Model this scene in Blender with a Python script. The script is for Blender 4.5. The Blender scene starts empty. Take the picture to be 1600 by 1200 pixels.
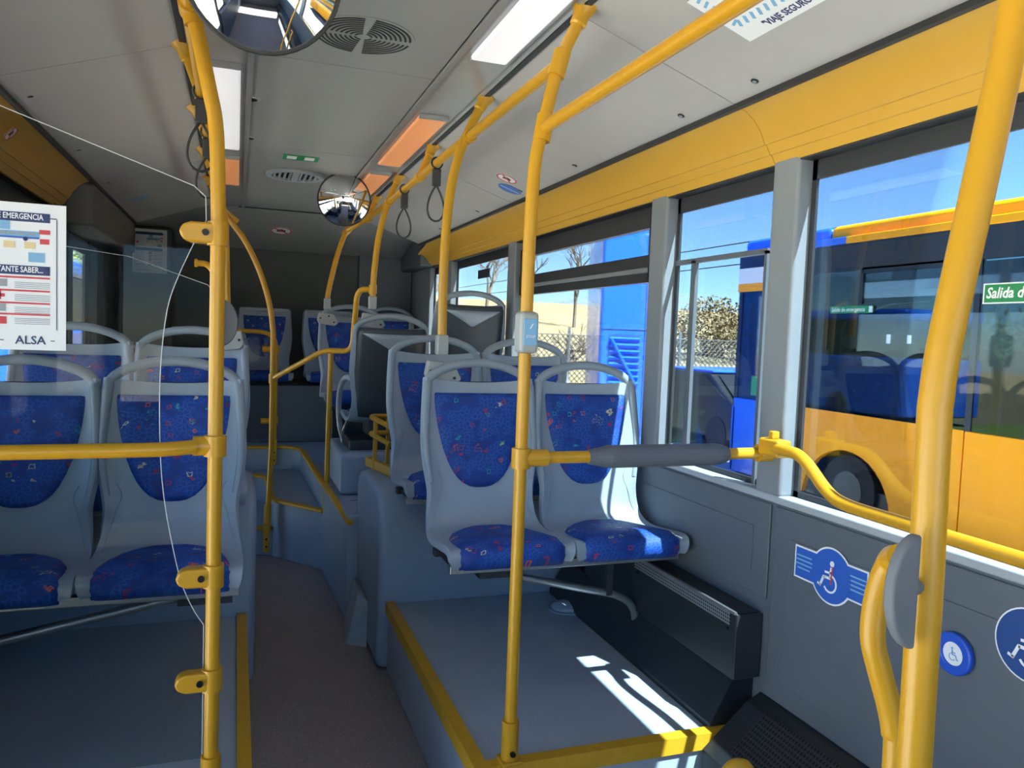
import bpy, math, random
import numpy as np
from mathutils import Vector, Matrix
random.seed(7)
S = bpy.context.scene
COL = S.collection

# ---------------------------------------------------------------- camera
F_PX = 1215.0
RX = Vector((0.9423, -0.3325, 0.0379)); UP = Vector((-0.0240, 0.0458, 0.9987))
vy = Vector((-430, -93, F_PX)).normalized()
t_ = (F_PX**2 + 430**2 + 93**2) / (430 + 93*0.038)
vx = Vector((t_-430, 0.038*t_-93, F_PX)).normalized()
vz = vx.cross(vy)
M = Matrix((vx, vy, vz))                      # camera (x right, y down, z forward) -> world
right, down, fwd = M @ Vector((1, 0, 0)), M @ Vector((0, 1, 0)), M @ Vector((0, 0, 1))
cam_d = bpy.data.cameras.new('camera'); cam = bpy.data.objects.new('camera', cam_d); COL.objects.link(cam)
cam.matrix_world = Matrix(((right.x, -down.x, -fwd.x, 0), (right.y, -down.y, -fwd.y, 0), (right.z, -down.z, -fwd.z, 1.5), (0, 0, 0, 1)))
cam_d.sensor_fit = 'HORIZONTAL'; cam_d.sensor_width = 36.0; cam_d.lens = F_PX/1600*36; cam_d.clip_start = 0.02; cam_d.clip_end = 2000
S.camera = cam

# ---------------------------------------------------------------- sky, sun, exposure
SUN_DIR = Vector((0.225, -0.60, 1.0)).normalized()      # towards the sun
W = bpy.data.worlds.new('sky'); S.world = W; W.use_nodes = True
nt = W.node_tree; nt.nodes.clear()
sky = nt.nodes.new('ShaderNodeTexSky'); sky.sky_type = 'NISHITA'; sky.sun_disc = False
sky.sun_elevation = math.asin(SUN_DIR.z); sky.sun_rotation = math.pi - 0.31; sky.altitude = 1200
sky.air_density = 0.85; sky.dust_density = 0.1; sky.ozone_density = 6.0
bgn = nt.nodes.new('ShaderNodeBackground'); bgn.inputs[1].default_value = 0.105
out = nt.nodes.new('ShaderNodeOutputWorld')
nt.links.new(sky.outputs[0], bgn.inputs[0]); nt.links.new(bgn.outputs[0], out.inputs[0])
sd = bpy.data.lights.new('sun', 'SUN'); sd.energy = 12.0; sd.angle = 0.009; sd.color = (1, 0.95, 0.87)
so = bpy.data.objects.new('sun', sd); COL.objects.link(so)
so.rotation_euler = SUN_DIR.to_track_quat('Z', 'Y').to_euler(); so.location = (4, -10, 12)
S.view_settings.view_transform = 'Standard'; S.view_settings.look = 'None'
S.view_settings.gamma = 1.0; S.view_settings.use_curve_mapping = False
S.view_settings.exposure = 2.75
S.cycles.use_denoising = True
S.cycles.max_bounces = 10; S.cycles.diffuse_bounces = 6; S.cycles.glossy_bounces = 4
S.cycles.transparent_max_bounces = 24; S.cycles.transmission_bounces = 6
S.cycles.sample_clamp_indirect = 6.0; S.cycles.caustics_reflective = False; S.cycles.caustics_refractive = False

# ---------------------------------------------------------------- materials
def lin(c):
    if isinstance(c, str):
        c = [int(c[i:i+2], 16)/255 for i in (0, 2, 4)]
    return tuple((v/12.92 if v <= 0.04045 else ((v+0.055)/1.055)**2.4) for v in c[:3]) + (1.0,)
MATS = {}
def newmat(name):
    m = bpy.data.materials.new(name); m.use_nodes = True; m.node_tree.nodes.clear()
    o = m.node_tree.nodes.new('ShaderNodeOutputMaterial'); MATS[name] = m
    return m, m.node_tree, o
def N(t, kind, **kw):
    n = t.nodes.new(kind)
    for k, v in kw.items():
        if k.startswith('i_'):
            n.inputs[k[2:].replace('_', ' ')].default_value = v
        else: setattr(n, k, v)
    return n
def math_n(t, op, a, b=None, c=None):
    n = t.nodes.new('ShaderNodeMath'); n.operation = op
    for i, v in enumerate((a, b, c)):
        if v is None: continue
        if isinstance(v, (int, float)): n.inputs[i].default_value = v
        else: t.links.new(v, n.inputs[i])
    return n.outputs[0]
def mixc(t, fac, a, b):
    n = t.nodes.new('ShaderNodeMix'); n.data_type = 'RGBA'
    for sock, v in ((n.inputs['Factor'], fac), (n.inputs['A'], a), (n.inputs['B'], b)):
        if isinstance(v, (int, float)) or isinstance(v, tuple): sock.default_value = v
        else: t.links.new(v, sock)
    return n.outputs['Result']
def plain(name, col, rough=0.5, metal=0.0, var=0.06, scale=9.0, bump=0.0, bscale=300.0, spec=0.5, coat=0.0):
    m, t, o = newmat(name); c = lin(col)
    b = N(t, 'ShaderNodeBsdfPrincipled'); b.inputs['Roughness'].default_value = rough; b.inputs['Metallic'].default_value = metal
    b.inputs['Specular IOR Level'].default_value = spec; b.inputs['Coat Weight'].default_value = coat
    tc = N(t, 'ShaderNodeTexCoord'); no = N(t, 'ShaderNodeTexNoise'); no.inputs['Scale'].default_value = scale; no.inputs['Detail'].default_value = 4
    t.links.new(tc.outputs['Object'], no.inputs['Vector'])
    dark = tuple(v*(1-var) for v in c[:3]) + (1,); lite = tuple(min(1, v*(1+var)) for v in c[:3]) + (1,)
    t.links.new(mixc(t, no.outputs['Fac'], dark, lite), b.inputs['Base Color'])
    if bump > 0:
        n2 = N(t, 'ShaderNodeTexNoise'); n2.inputs['Scale'].default_value = bscale; t.links.new(tc.outputs['Object'], n2.inputs['Vector'])
        bp = N(t, 'ShaderNodeBump'); bp.inputs['Strength'].default_value = bump; bp.inputs['Distance'].default_value = 0.001
        t.links.new(n2.outputs['Fac'], bp.inputs['Height']); t.links.new(bp.outputs['Normal'], b.inputs['Normal'])
    t.links.new(b.outputs[0], o.inputs[0]); return m
def speckle(name, col, spot, rough=0.55, scale=160, thr=0.16, spot2=None, bump=0.1):
    m, t, o = newmat(name); b = N(t, 'ShaderNodeBsdfPrincipled'); b.inputs['Roughness'].default_value = rough
    tc = N(t, 'ShaderNodeTexCoord'); vo = N(t, 'ShaderNodeTexVoronoi'); vo.inputs['Scale'].default_value = scale
    no = N(t, 'ShaderNodeTexNoise'); no.inputs['Scale'].default_value = 5; no.inputs['Detail'].default_value = 5
    t.links.new(tc.outputs['Object'], vo.inputs['Vector']); t.links.new(tc.outputs['Object'], no.inputs['Vector'])
    c = lin(col); base = mixc(t, no.outputs['Fac'], tuple(v*0.86 for v in c[:3])+(1,), tuple(v*1.14 for v in c[:3])+(1,))
    sep = N(t, 'ShaderNodeSeparateColor'); t.links.new(vo.outputs['Color'], sep.inputs[0])
    near = math_n(t, 'LESS_THAN', vo.outputs['Distance'], thr*2.0)
    pick = math_n(t, 'GREATER_THAN', sep.outputs[0], 0.72)
    c1 = mixc(t, math_n(t, 'MULTIPLY', near, pick), base, lin(spot))
    if spot2:
        pk2 = math_n(t, 'LESS_THAN', sep.outputs[0], 0.14)
        c1 = mixc(t, math_n(t, 'MULTIPLY', near, pk2), c1, lin(spot2))
    t.links.new(c1, b.inputs['Base Color']); t.links.new(b.outputs[0], o.inputs[0]); return m
def glass(name, tint, gloss=1.0, rough=0.0, ior=1.45):
    m, t, o = newmat(name)
    tr = N(t, 'ShaderNodeBsdfTransparent'); tr.inputs[0].default_value = tuple(tint)+(1,)
    gl = N(t, 'ShaderNodeBsdfGlossy'); gl.inputs['Roughness'].default_value = rough
    fr = N(t, 'ShaderNodeFresnel'); fr.inputs[0].default_value = ior
    mx = N(t, 'ShaderNodeMixShader'); t.links.new(math_n(t, 'MULTIPLY', fr.outputs[0], gloss), mx.inputs[0])
    t.links.new(tr.outputs[0], mx.inputs[1]); t.links.new(gl.outputs[0], mx.inputs[2]); t.links.new(mx.outputs[0], o.inputs[0]); return m
def perforated(name, col, hole, pitch, rad, ax=(0, 1), rough=0.4, metal=0.3):
    m, t, o = newmat(name); b = N(t, 'ShaderNodeBsdfPrincipled'); b.inputs['Roughness'].default_value = rough; b.inputs['Metallic'].default_value = metal
    tc = N(t, 'ShaderNodeTexCoord'); sp = N(t, 'ShaderNodeSeparateXYZ'); t.links.new(tc.outputs['Object'], sp.inputs[0])
    fs = []
    for a in ax:
        q = math_n(t, 'FRACT', math_n(t, 'DIVIDE', math_n(t, 'ADD', sp.outputs[a], 50.0), pitch))
        fs.append(math_n(t, 'POWER', math_n(t, 'SUBTRACT', q, 0.5), 2.0))
    d = math_n(t, 'LESS_THAN', math_n(t, 'ADD', fs[0], fs[1]), rad*rad)
    t.links.new(mixc(t, d, lin(col), lin(hole)), b.inputs['Base Color']); t.links.new(b.outputs[0], o.inputs[0]); return m
def emit(name, col, strength):
    m, t, o = newmat(name); e = N(t, 'ShaderNodeEmission'); e.inputs[0].default_value = lin(col); e.inputs[1].default_value = strength
    d = N(t, 'ShaderNodeBsdfPrincipled'); d.inputs['Base Color'].default_value = lin(col); d.inputs['Roughness'].default_value = 0.35
    ad = N(t, 'ShaderNodeAddShader'); t.links.new(e.outputs[0], ad.inputs[0]); t.links.new(d.outputs[0], ad.inputs[1]); t.links.new(ad.outputs[0], o.inputs[0]); return m
def fabric(name):
    m, t, o = newmat(name); b = N(t, 'ShaderNodeBsdfPrincipled'); b.inputs['Roughness'].default_value = 0.62
    b.inputs['Sheen Weight'].default_value = 0.0
    tc = N(t, 'ShaderNodeTexCoord'); oi = N(t, 'ShaderNodeObjectInfo')
    off = N(t, 'ShaderNodeVectorMath'); off.operation = 'MULTIPLY_ADD'; off.inputs[1].default_value = (1, 1, 1)
    rv = N(t, 'ShaderNodeCombineXYZ')
    for i in range(3): t.links.new(math_n(t, 'MULTIPLY', oi.outputs['Random'], 7.3+i*3.1), rv.inputs[i])
    sx_ = N(t, 'ShaderNodeSeparateXYZ'); t.links.new(tc.outputs['Object'], sx_.inputs[0]); uv_ = N(t, 'ShaderNodeCombineXYZ')
    t.links.new(sx_.outputs[0], uv_.inputs[0]); t.links.new(math_n(t, 'ADD', sx_.outputs[1], sx_.outputs[2]), uv_.inputs[1])
    t.links.new(uv_.outputs[0], off.inputs[0]); t.links.new(rv.outputs[0], off.inputs[2])
    P = off.outputs[0]
    # tone-on-tone pebble print
    v0 = N(t, 'ShaderNodeTexVoronoi', feature='DISTANCE_TO_EDGE', voronoi_dimensions='2D'); v0.inputs['Scale'].default_value = 62; t.links.new(P, v0.inputs['Vector'])
    n0 = N(t, 'ShaderNodeTexNoise'); n0.inputs['Scale'].default_value = 16; t.links.new(P, n0.inputs['Vector'])
    peb = math_n(t, 'MULTIPLY', math_n(t, 'LESS_THAN', v0.outputs['Distance'], 0.13), math_n(t, 'GREATER_THAN', n0.outputs['Fac'], 0.48))
    base = mixc(t, math_n(t, 'MULTIPLY', peb, 0.42), lin('0b4098'), lin('2c6cc4'))
    base = mixc(t, math_n(t, 'MULTIPLY', math_n(t, 'LESS_THAN', n0.outputs['Fac'], 0.42), 0.5), base, lin('0a3080'))
    # scattered coloured scribbles
    for k, (sc, r0, r1, pick, warp) in enumerate(((16.0, 0.09, 0.135, 0.72, 0.25), (19.0, 0.05, 0.15, 0.72, 0.6), (12.0, 0.14, 0.175, 0.78, 1.1))):
        nz = N(t, 'ShaderNodeTexNoise'); nz.inputs['Scale'].default_value = 40+9*k; t.links.new(P, nz.inputs['Vector'])
        wv = N(t, 'ShaderNodeVectorMath'); wv.operation = 'MULTIPLY_ADD'; wv.inputs[1].default_value = (warp*0.08,)*3
        t.links.new(nz.outputs['Color'], wv.inputs[0])
        sh = N(t, 'ShaderNodeVectorMath'); sh.operation = 'ADD'; sh.inputs[1].default_value = (3.7*k, 1.9*k, 5.3*k); t.links.new(P, sh.inputs[0]); t.links.new(sh.outputs[0], wv.inputs[2])
        vo = N(t, 'ShaderNodeTexVoronoi', voronoi_dimensions='2D', distance='CHEBYCHEV' if k == 0 else 'EUCLIDEAN'); vo.inputs['Scale'].default_value = sc; vo.inputs['Randomness'].default_value = 0.8; t.links.new(wv.outputs[0], vo.inputs['Vector'])
        ring = math_n(t, 'MULTIPLY', math_n(t, 'GREATER_THAN', vo.outputs['Distance'], r0), math_n(t, 'LESS_THAN', vo.outputs['Distance'], r1))
        sp = N(t, 'ShaderNodeSeparateColor'); t.links.new(vo.outputs['Color'], sp.inputs[0])
        ring = math_n(t, 'MULTIPLY', ring, math_n(t, 'GREATER_THAN', sp.outputs[0], pick))
        cr = N(t, 'ShaderNodeValToRGB'); cr.color_ramp.interpolation = 'CONSTANT'
        cols = ['c02434', 'd8d0a0', 'b42a30', '1aa0a8', 'd86028', 'a8243c', 'c8b860']
        els = cr.color_ramp.elements
        while len(els) < len(cols): els.new(0.5)
        for i, c in enumerate(cols): els[i].position = i/len(cols); els[i].color = lin(c)
        t.links.new(sp.outputs[1], cr.inputs[0]); base = mixc(t, math_n(t, 'MULTIPLY', ring, 0.85), base, cr.outputs[0])
    t.links.new(base, b.inputs['Base Color'])
    n3 = N(t, 'ShaderNodeTexNoise'); n3.inputs['Scale'].default_value = 900; t.links.new(tc.outputs['Object'], n3.inputs['Vector'])
    bp = N(t, 'ShaderNodeBump'); bp.inputs['Strength'].default_value = 0.15; bp.inputs['Distance'].default_value = 0.001
    t.links.new(n3.outputs['Fac'], bp.inputs['Height']); t.links.new(bp.outputs[0], b.inputs['Normal'])
    t.links.new(b.outputs[0], o.inputs[0]); return m

YEL = plain('yellow_powder_coat', 'c8951d', 0.34, var=0.05, spec=0.5)
YELC = plain('yellow_cove_plastic', 'cc9e36', 0.5, var=0.04)
YSTRIP = plain('yellow_edge_rubber', 'cf9f22', 0.5, var=0.12, scale=30)
SHELL = plain('seat_shell_plastic', '99a7b3', 0.28, var=0.03)
HANDLE = plain('seat_handle_plastic', '8e9ba6', 0.35, var=0.03)
BACKDARK = plain('seat_back_dark_plastic', '39424a', 0.45, var=0.06)
FAB = fabric('blue_seat_fabric')
GREYB = plain('grey_bracket_plastic', 'a3a8a8', 0.45)
PAD = plain('grey_rubber_pad', '6c7178', 0.6)
SLEEVE = plain('grey_foam_sleeve', '5d646d', 0.55, bump=0.1)
CEIL = plain('ceiling_panel_grey', 'b2b1af', 0.6, var=0.05, bump=0.15, bscale=700)
CEILC = plain('ceiling_centre_grey', '969896', 0.5, var=0.04)
TROUGH = plain('light_trough_metal', 'a9abad', 0.35, metal=0.4)
DARK = plain('black_rubber_joint', '26282b', 0.6)
FRAME = plain('black_window_frame', '2f3338', 0.45)
PILLAR = plain('pillar_grey', '7d858c', 0.5, var=0.04)
WALLM = plain('wall_panel_grey_blue', '5c656d', 0.5, var=0.05, bump=0.08)
WALLD = plain('wall_dark_grey', '4a5055', 0.6)
SILL = plain('sill_grey_plastic', 'a5aeb5', 0.45)
REARM = plain('rear_wall_dark', '525655', 0.7, var=0.1)
PLAT = speckle('platform_vinyl', 'a6b5c1', 'bcc8d0', 0.42, 190, 0.12, '788590')
AISLE = speckle('aisle_vinyl', '908a8b', 'bdbbb9', 0.5, 120, 0.13, '686466')
STEPM = plain('step_vinyl_blue_grey', '93a5b6', 0.5, var=0.08)
METAL = plain('bare_steel', 'a5a8aa', 0.35, metal=0.8)
DMETAL = plain('dark_steel', '3a3f43', 0.4, metal=0.4)
HEATM = plain('heater_dark_metal', '2a3034', 0.4, metal=0.3)
SCREW = plain('screw_dark', '222426', 0.4, metal=0.6)
PERFH = perforated('heater_perforation', '8a9296', '0c0d0e', 0.011, 0.33, (1, 2))
PERFF = perforated('floor_duct_perforation', '363b3f', '070708', 0.012, 0.33, (0, 1))
MIRROR = plain('mirror_silver', 'f2f4f5', 0.02, metal=1.0, var=0.0)
LAMPW = emit('lamp_cover_white', 'f0f0f4', 0.07)
LAMPO = emit('lamp_cover_orange', 'f0a068', 0.045)
GL_T = glass('window_glass_tinted', (0.56, 0.64, 0.69), 0.5)
GL_C = glass('window_glass_clear', (0.93, 0.96, 0.96), 0.7)
GL_M = glass('window_glass_light_tint', (0.72, 0.78, 0.80), 0.7)
GL_P = glass('partition_acrylic', (0.60, 0.63, 0.62), 0.4)
GL_Q = glass('partition_acrylic_matt', (0.72, 0.77, 0.80), 0.12)
GL_E = plain('acrylic_edge', 'c2cace', 0.3)
WHITE = plain('white_print', 'eef1f4', 0.5, var=0.01)
NAVY = plain('navy_print', '2a3868', 0.5, var=0.02)
BLUEP = plain('blue_print', '2f62c0', 0.45, var=0.03)
SKYP = plain('light_blue_print', '7fb4dc', 0.5, var=0.02)
REDP = plain('red_print', 'd2464e', 0.5, var=0.02)
GREYP = plain('grey_print', '9aa0a8', 0.5, var=0.02)
TANP = plain('tan_print', 'e8d2a0', 0.5, var=0.02)
GREENP = plain('green_print', '1f8a52', 0.45, var=0.02)
BLUEBTN = plain('blue_button_plastic', '2456c8', 0.35)
STRAP = plain('strap_dark_grey', '3a3c3e', 0.6)

# ---------------------------------------------------------------- mesh helpers
ORG = {}
def org(p): return ORG.get(p.name, Vector((0, 0, 0))) if p else Vector((0, 0, 0))
def link(name, me, mat, parent=None, smooth=False):
    o = bpy.data.objects.new(name, me); COL.objects.link(o)
    if mat and not me.materials: me.materials.append(mat)
    if smooth:
        for p in me.polygons: p.use_smooth = True
    if parent: o.parent = parent; ORG[o.name] = org(parent)
    return o
def mesh(name, v, f, mat, parent=None, smooth=False):
    """vertices are in world space; a child is stored relative to its thing's base"""
    off = org(parent); me = bpy.data.meshes.new(name)
    if parent is None:
        a = np.array([tuple(p) for p in v]); off = Vector(((a[:, 0].min()+a[:, 0].max())/2, (a[:, 1].min()+a[:, 1].max())/2, a[:, 2].min()))
    me.from_pydata([tuple(Vector(p)-off) for p in v], [], f); me.update()
    o = link(name, me, mat, parent, smooth)
    if parent is None: o.location = off; ORG[o.name] = off.copy()
    return o
def sharp(o, ang=0.6):
    me = o.data
    for p in me.polygons: p.use_smooth = True
    try: me.set_sharp_from_angle(angle=ang)
    except Exception: pass
    return o
def thing(name, loc, label=None, cat=None, group=None, kind=None):
    o = bpy.data.objects.new(name, None); COL.objects.link(o); o.location = loc; o.empty_display_size = 0.05; ORG[o.name] = Vector(loc)
    return tag(o, label, cat, group, kind)
def tag(o, label=None, cat=None, group=None, kind=None):
    if label: o['label'] = label
    if cat: o['category'] = cat
    if group: o['group'] = group
    if kind: o['kind'] = kind
    return o
def struct(o, label=None, cat=None): return tag(o, label, cat, None, 'structure')
def boxg(a, b):
    x0, y0, z0 = a; x1, y1, z1 = b
    v = [(x0, y0, z0), (x1, y0, z0), (x1, y1, z0), (x0, y1, z0), (x0, y0, z1), (x1, y0, z1), (x1, y1, z1), (x0, y1, z1)]
    return v, [(3, 2, 1, 0), (4, 5, 6, 7), (0, 1, 5, 4), (1, 2, 6, 5), (2, 3, 7, 6), (3, 0, 4, 7)]
def merge(gs):
    V, Fs = [], []
    for v, f in gs:
        n = len(V); V += list(v); Fs += [tuple(i+n for i in q) for q in f]
    return V, Fs
def bevel(o, w, seg=2):
    m = o.modifiers.new('bevel', 'BEVEL'); m.width = w; m.segments = seg; m.limit_method = 'ANGLE'; m.angle_limit = 0.6; m.harden_normals = True
    for p in o.data.polygons: p.use_smooth = True
    try: o.data.set_sharp_from_angle(angle=0.9)
    except Exception: pass
    return o
def box(name, a, b, mat, parent=None, bv=0.0):
    a, b = tuple(min(p, q) for p, q in zip(a, b)), tuple(max(p, q) for p, q in zip(a, b))
    o = mesh(name, *boxg(a, b), mat, parent)
    if bv: bevel(o, bv)
    return o
def prism_g(poly, axis, d0, d1):
    """poly: 2D points; axis 0/1/2 = extrusion axis"""
    def P(p, d):
        if axis == 0: return (d, p[0], p[1])
        if axis == 1: return (p[0], d, p[1])
        return (p[0], p[1], d)
    n = len(poly); v = [P(p, d0) for p in poly] + [P(p, d1) for p in poly]
    return v, [tuple(range(n-1, -1, -1)), tuple(range(n, 2*n))] + [(i, (i+1) % n, (i+1) % n+n, i+n) for i in range(n)]
def prism(name, poly, axis, d0, d1, mat, parent=None, bv=0.0):
    o = mesh(name, *prism_g(poly, axis, d0, d1), mat, parent)
    if bv: bevel(o, bv)
    return o
def fillet(pts, r, n=6):
    pts = [Vector(p) for p in pts]; res = [pts[0]]
    for i in range(1, len(pts)-1):
        a, b, c = pts[i-1], pts[i], pts[i+1]
        ra = min(r, (a-b).length*0.48); rc = min(r, (c-b).length*0.48)
        p0 = b+(a-b).normalized()*ra; p1 = b+(c-b).normalized()*rc
        for k in range(n+1):
            s = k/n; res.append(p0*(1-s)**2+b*2*s*(1-s)+p1*s*s)
    res.append(pts[-1]); return res
def crom(pts, n=8):
    pts = [Vector(p) for p in pts]; P = [pts[0]*2-pts[1]]+pts+[pts[-1]*2-pts[-2]]; res = []
    for i in range(1, len(P)-2):
        a, b, c, d = P[i-1:i+3]
        for k in range(n):
            s = k/n
            res.append(0.5*((2*b)+(c-a)*s+(2*a-5*b+4*c-d)*s*s+(3*b-a-3*c+d)*s**3))
    res.append(pts[-1]); return res
def sweep_g(pts, r, n=14, r2=None, ref=None, closed=False):
    pts = [Vector(p) for p in pts]; m = len(pts); V, Fs = [], []
    nrm = None; rs = r if isinstance(r, (list, tuple)) else [r]*m
    for i in range(m):
        if closed: tg = (pts[(i+1) % m]-pts[i-1]).normalized()
        else: tg = (pts[min(i+1, m-1)]-pts[max(i-1, 0)]).normalized()
        if ref is not None: nrm = (Vector(ref)-tg*tg.dot(Vector(ref))).normalized()
        elif nrm is None:
            q = Vector((0, 0, 1)) if abs(tg.z) < 0.9 else Vector((1, 0, 0)); nrm = (q-tg*q.dot(tg)).normalized()
        else: nrm = (nrm-tg*nrm.dot(tg)).normalized()
        bn = tg.cross(nrm); rb = (r2 if r2 else rs[i])
        for k in range(n):
            a = 2*math.pi*k/n; V.append(pts[i]+nrm*math.cos(a)*rs[i]+bn*math.sin(a)*rb)
    for i in range(m if closed else m-1):
        j = (i+1) % m
        for k in range(n):
            k2 = (k+1) % n; Fs.append((i*n+k, i*n+k2, j*n+k2, j*n+k))
    if not closed:
        Fs.append(tuple(range(n-1, -1, -1))); Fs.append(tuple((m-1)*n+k for k in range(n)))
    return V, Fs
def tube(name, pts, r, mat, parent=None, n=16, **kw):
    o = mesh(name, *sweep_g(pts, r, n, **kw), mat, parent); return sharp(o, 0.9)
def cyl_g(p0, p1, r, n=18): return sweep_g([p0, p1], r, n)
def cyl(name, p0, p1, r, mat, parent=None, n=18): return sharp(mesh(name, *cyl_g(p0, p1, r, n), mat, parent), 0.7)
def disc_g(c, nx, ny, ra, rb=None, n=32, th=0.0015):
    c, nx, ny = Vector(c), Vector(nx).normalized(), Vector(ny).normalized(); nn = nx.cross(ny); rb = rb or ra
    v = [c+nx*math.cos(2*math.pi*k/n)*ra+ny*math.sin(2*math.pi*k/n)*rb for k in range(n)]; v2 = [p+nn*th for p in v]
    return v+v2, [tuple(range(n-1, -1, -1)), tuple(range(n, 2*n))]+[(i, (i+1) % n, (i+1) % n+n, i+n) for i in range(n)]
def ring_g(c, nx, ny, r0, r1, n=32, th=0.0015, a0=0.0, a1=2*math.pi):
    c, nx, ny = Vector(c), Vector(nx).normalized(), Vector(ny).normalized(); nn = nx.cross(ny); full = abs(a1-a0-2*math.pi) < 1e-6
    V, Fs = [], []; m = n if full else n+1
    for k in range(m):
        a = a0+(a1-a0)*k/n; d = nx*math.cos(a)+ny*math.sin(a)
        V += [c+d*r0, c+d*r1, c+d*r1+nn*th, c+d*r0+nn*th]
    for k in range(n):
        j = (k+1) % m
        for q in range(4):
            q2 = (q+1) % 4; Fs.append((k*4+q, j*4+q, j*4+q2, k*4+q2))
    return V, Fs
def plate_g(c, nx, ny, w, h, th=0.0015, off=0.0):
    c, nx, ny = Vector(c), Vector(nx).normalized(), Vector(ny).normalized(); nn = nx.cross(ny); c = c+nn*off
    v = [c+nx*sx*w/2+ny*sy*h/2 for sx, sy in ((-1, -1), (1, -1), (1, 1), (-1, 1))]; v2 = [p+nn*th for p in v]
    return v+v2, [(3, 2, 1, 0), (4, 5, 6, 7), (0, 1, 5, 4), (1, 2, 6, 5), (2, 3, 7, 6), (3, 0, 4, 7)]
def bar_g(p, q, nn, w, th=0.001):
    p, q, nn = Vector(p), Vector(q), Vector(nn).normalized(); d = (q-p).normalized(); s = nn.cross(d)
    return plate_g((p+q)/2, d, s, (q-p).length, w, th)
def gm(name, gs, mat, parent): return mesh(name, *merge(gs), mat, parent)
DG = None
def text(name, body, size, c, nx, ny, mat, parent, align='CENTER', sx=1.0, ext=0.0006, off=0.002, bold=0.0, shear=0.0):
    cu = bpy.data.curves.new(name, 'FONT'); cu.body = body; cu.size = size; cu.align_x = align; cu.align_y = 'CENTER'; cu.extrude = ext; cu.resolution_u = 2; cu.offset = bold; cu.shear = shear
    tmp = bpy.data.objects.new(name, cu); COL.objects.link(tmp)
    dg = bpy.context.evaluated_depsgraph_get(); me = bpy.data.meshes.new_from_object(tmp.evaluated_get(dg))
    bpy.data.objects.remove(tmp); bpy.data.curves.remove(cu)
    c, nx, ny = Vector(c), Vector(nx).normalized(), Vector(ny).normalized(); nn = nx.cross(ny); o_ = org(parent)
    for v in me.vertices: v.co = c+nx*v.co.x*sx+ny*v.co.y+nn*(v.co.z+off)-o_
    me.materials.clear(); me.name = name
    return link(name, me, mat, parent)
def dup(root, loc=None, rotz=None, label=None):
    r = root.copy(); COL.objects.link(r)
    if loc is not None: r.location = loc; ORG[r.name] = Vector(loc)
    if rotz is not None: r.rotation_euler = (0, 0, rotz)
    if label: r['label'] = label
    for ch in root.children:
        c = ch.copy(); COL.objects.link(c); c.parent = r
        for g in ch.children:
            d = g.copy(); COL.objects.link(d); d.parent = c
    return r
CX = 0.345
def mx(x): return 2*CX-x
X_, Y_, Z_ = Vector((1, 0, 0)), Vector((0, 1, 0)), Vector((0, 0, 1))
XR, XL, YF, YB = 1.55, -0.86, -2.8, 7.3

# ================================================================ SETTING: floor, walls, ceiling
fl = box('floor', (-0.95, YF, -0.08), (1.64, YB, 0.0), AISLE); struct(fl, 'speckled grey vinyl aisle floor of the bus', 'floor')
# right platform and step edging
pl = thing('trim_1', (1.1, 2.6, 0), kind='structure'); struct(pl, 'raised grey platform under the right-hand front seats', 'platform')
box('platform_block', (0.645, 1.965, 0.0), (1.55, 3.33, 0.30), PLAT, pl, 0.006)
YS = 0.012
gm('edge_strip', [boxg((0.632, 1.952, 0.262), (0.672, 3.32, 0.30+YS))], YSTRIP, pl)
gm('edge_strip', [boxg((0.672, 1.952, 0.262), (1.515, 1.992, 0.30+YS))], YSTRIP, pl)
pl2 = thing('trim_2', (-0.4, 2.6, 0), kind='structure'); struct(pl2, 'raised grey platform under the left-hand front seats', 'platform')
box('platform_block', (-0.86, 1.965, 0.0), (0.04, 3.33, 0.30), PLAT, pl2, 0.006)
gm('edge_strip', [boxg((0.018, 1.952, 0.262), (0.056, 3.32, 0.30+YS))], YSTRIP, pl2)
gm('edge_strip', [boxg((-0.86, 1.952, 0.262), (0.018, 1.992, 0.30+YS))], YSTRIP, pl2)
# wheel boxes behind the front seat pairs
def wheelbox(name, s, lab):
    f = (lambda x: x) if s > 0 else mx
    w = thing(name, (f(1.1), 3.7, 0)); struct(w, lab, 'wheel box')
    x0, x1 = f(0.60), f(XR)
    prof = [(3.33, 0.0), (4.02, 0.0), (4.02, 0.72), (3.98, 0.78), (3.90, 0.80), (3.50, 0.80), (3.40, 0.78), (3.345, 0.70), (3.33, 0.60)]
    o = prism('hump', prof, 0, min(x0, x1), max(x0, x1), STEPM, w, 0.035)
    return w
wb = wheelbox('trim_3', 1, 'rounded grey wheel box behind the right front seat pair')
v, fcs = prism_g([(0.515, 3.66), (0.60, 3.60), (0.60, 3.95), (0.53, 3.90)], 2, 0.0, 0.22)
v = [Vector(p) for p in v]
for i in (4, 7): v[i] = v[i]+Vector((0.05, 0, 0.03))
mesh('corner_foot', v, fcs, PLAT, wb)
wb2 = wheelbox('trim_4', -1, 'rounded grey wheel box behind the left front seat pair')
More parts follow.
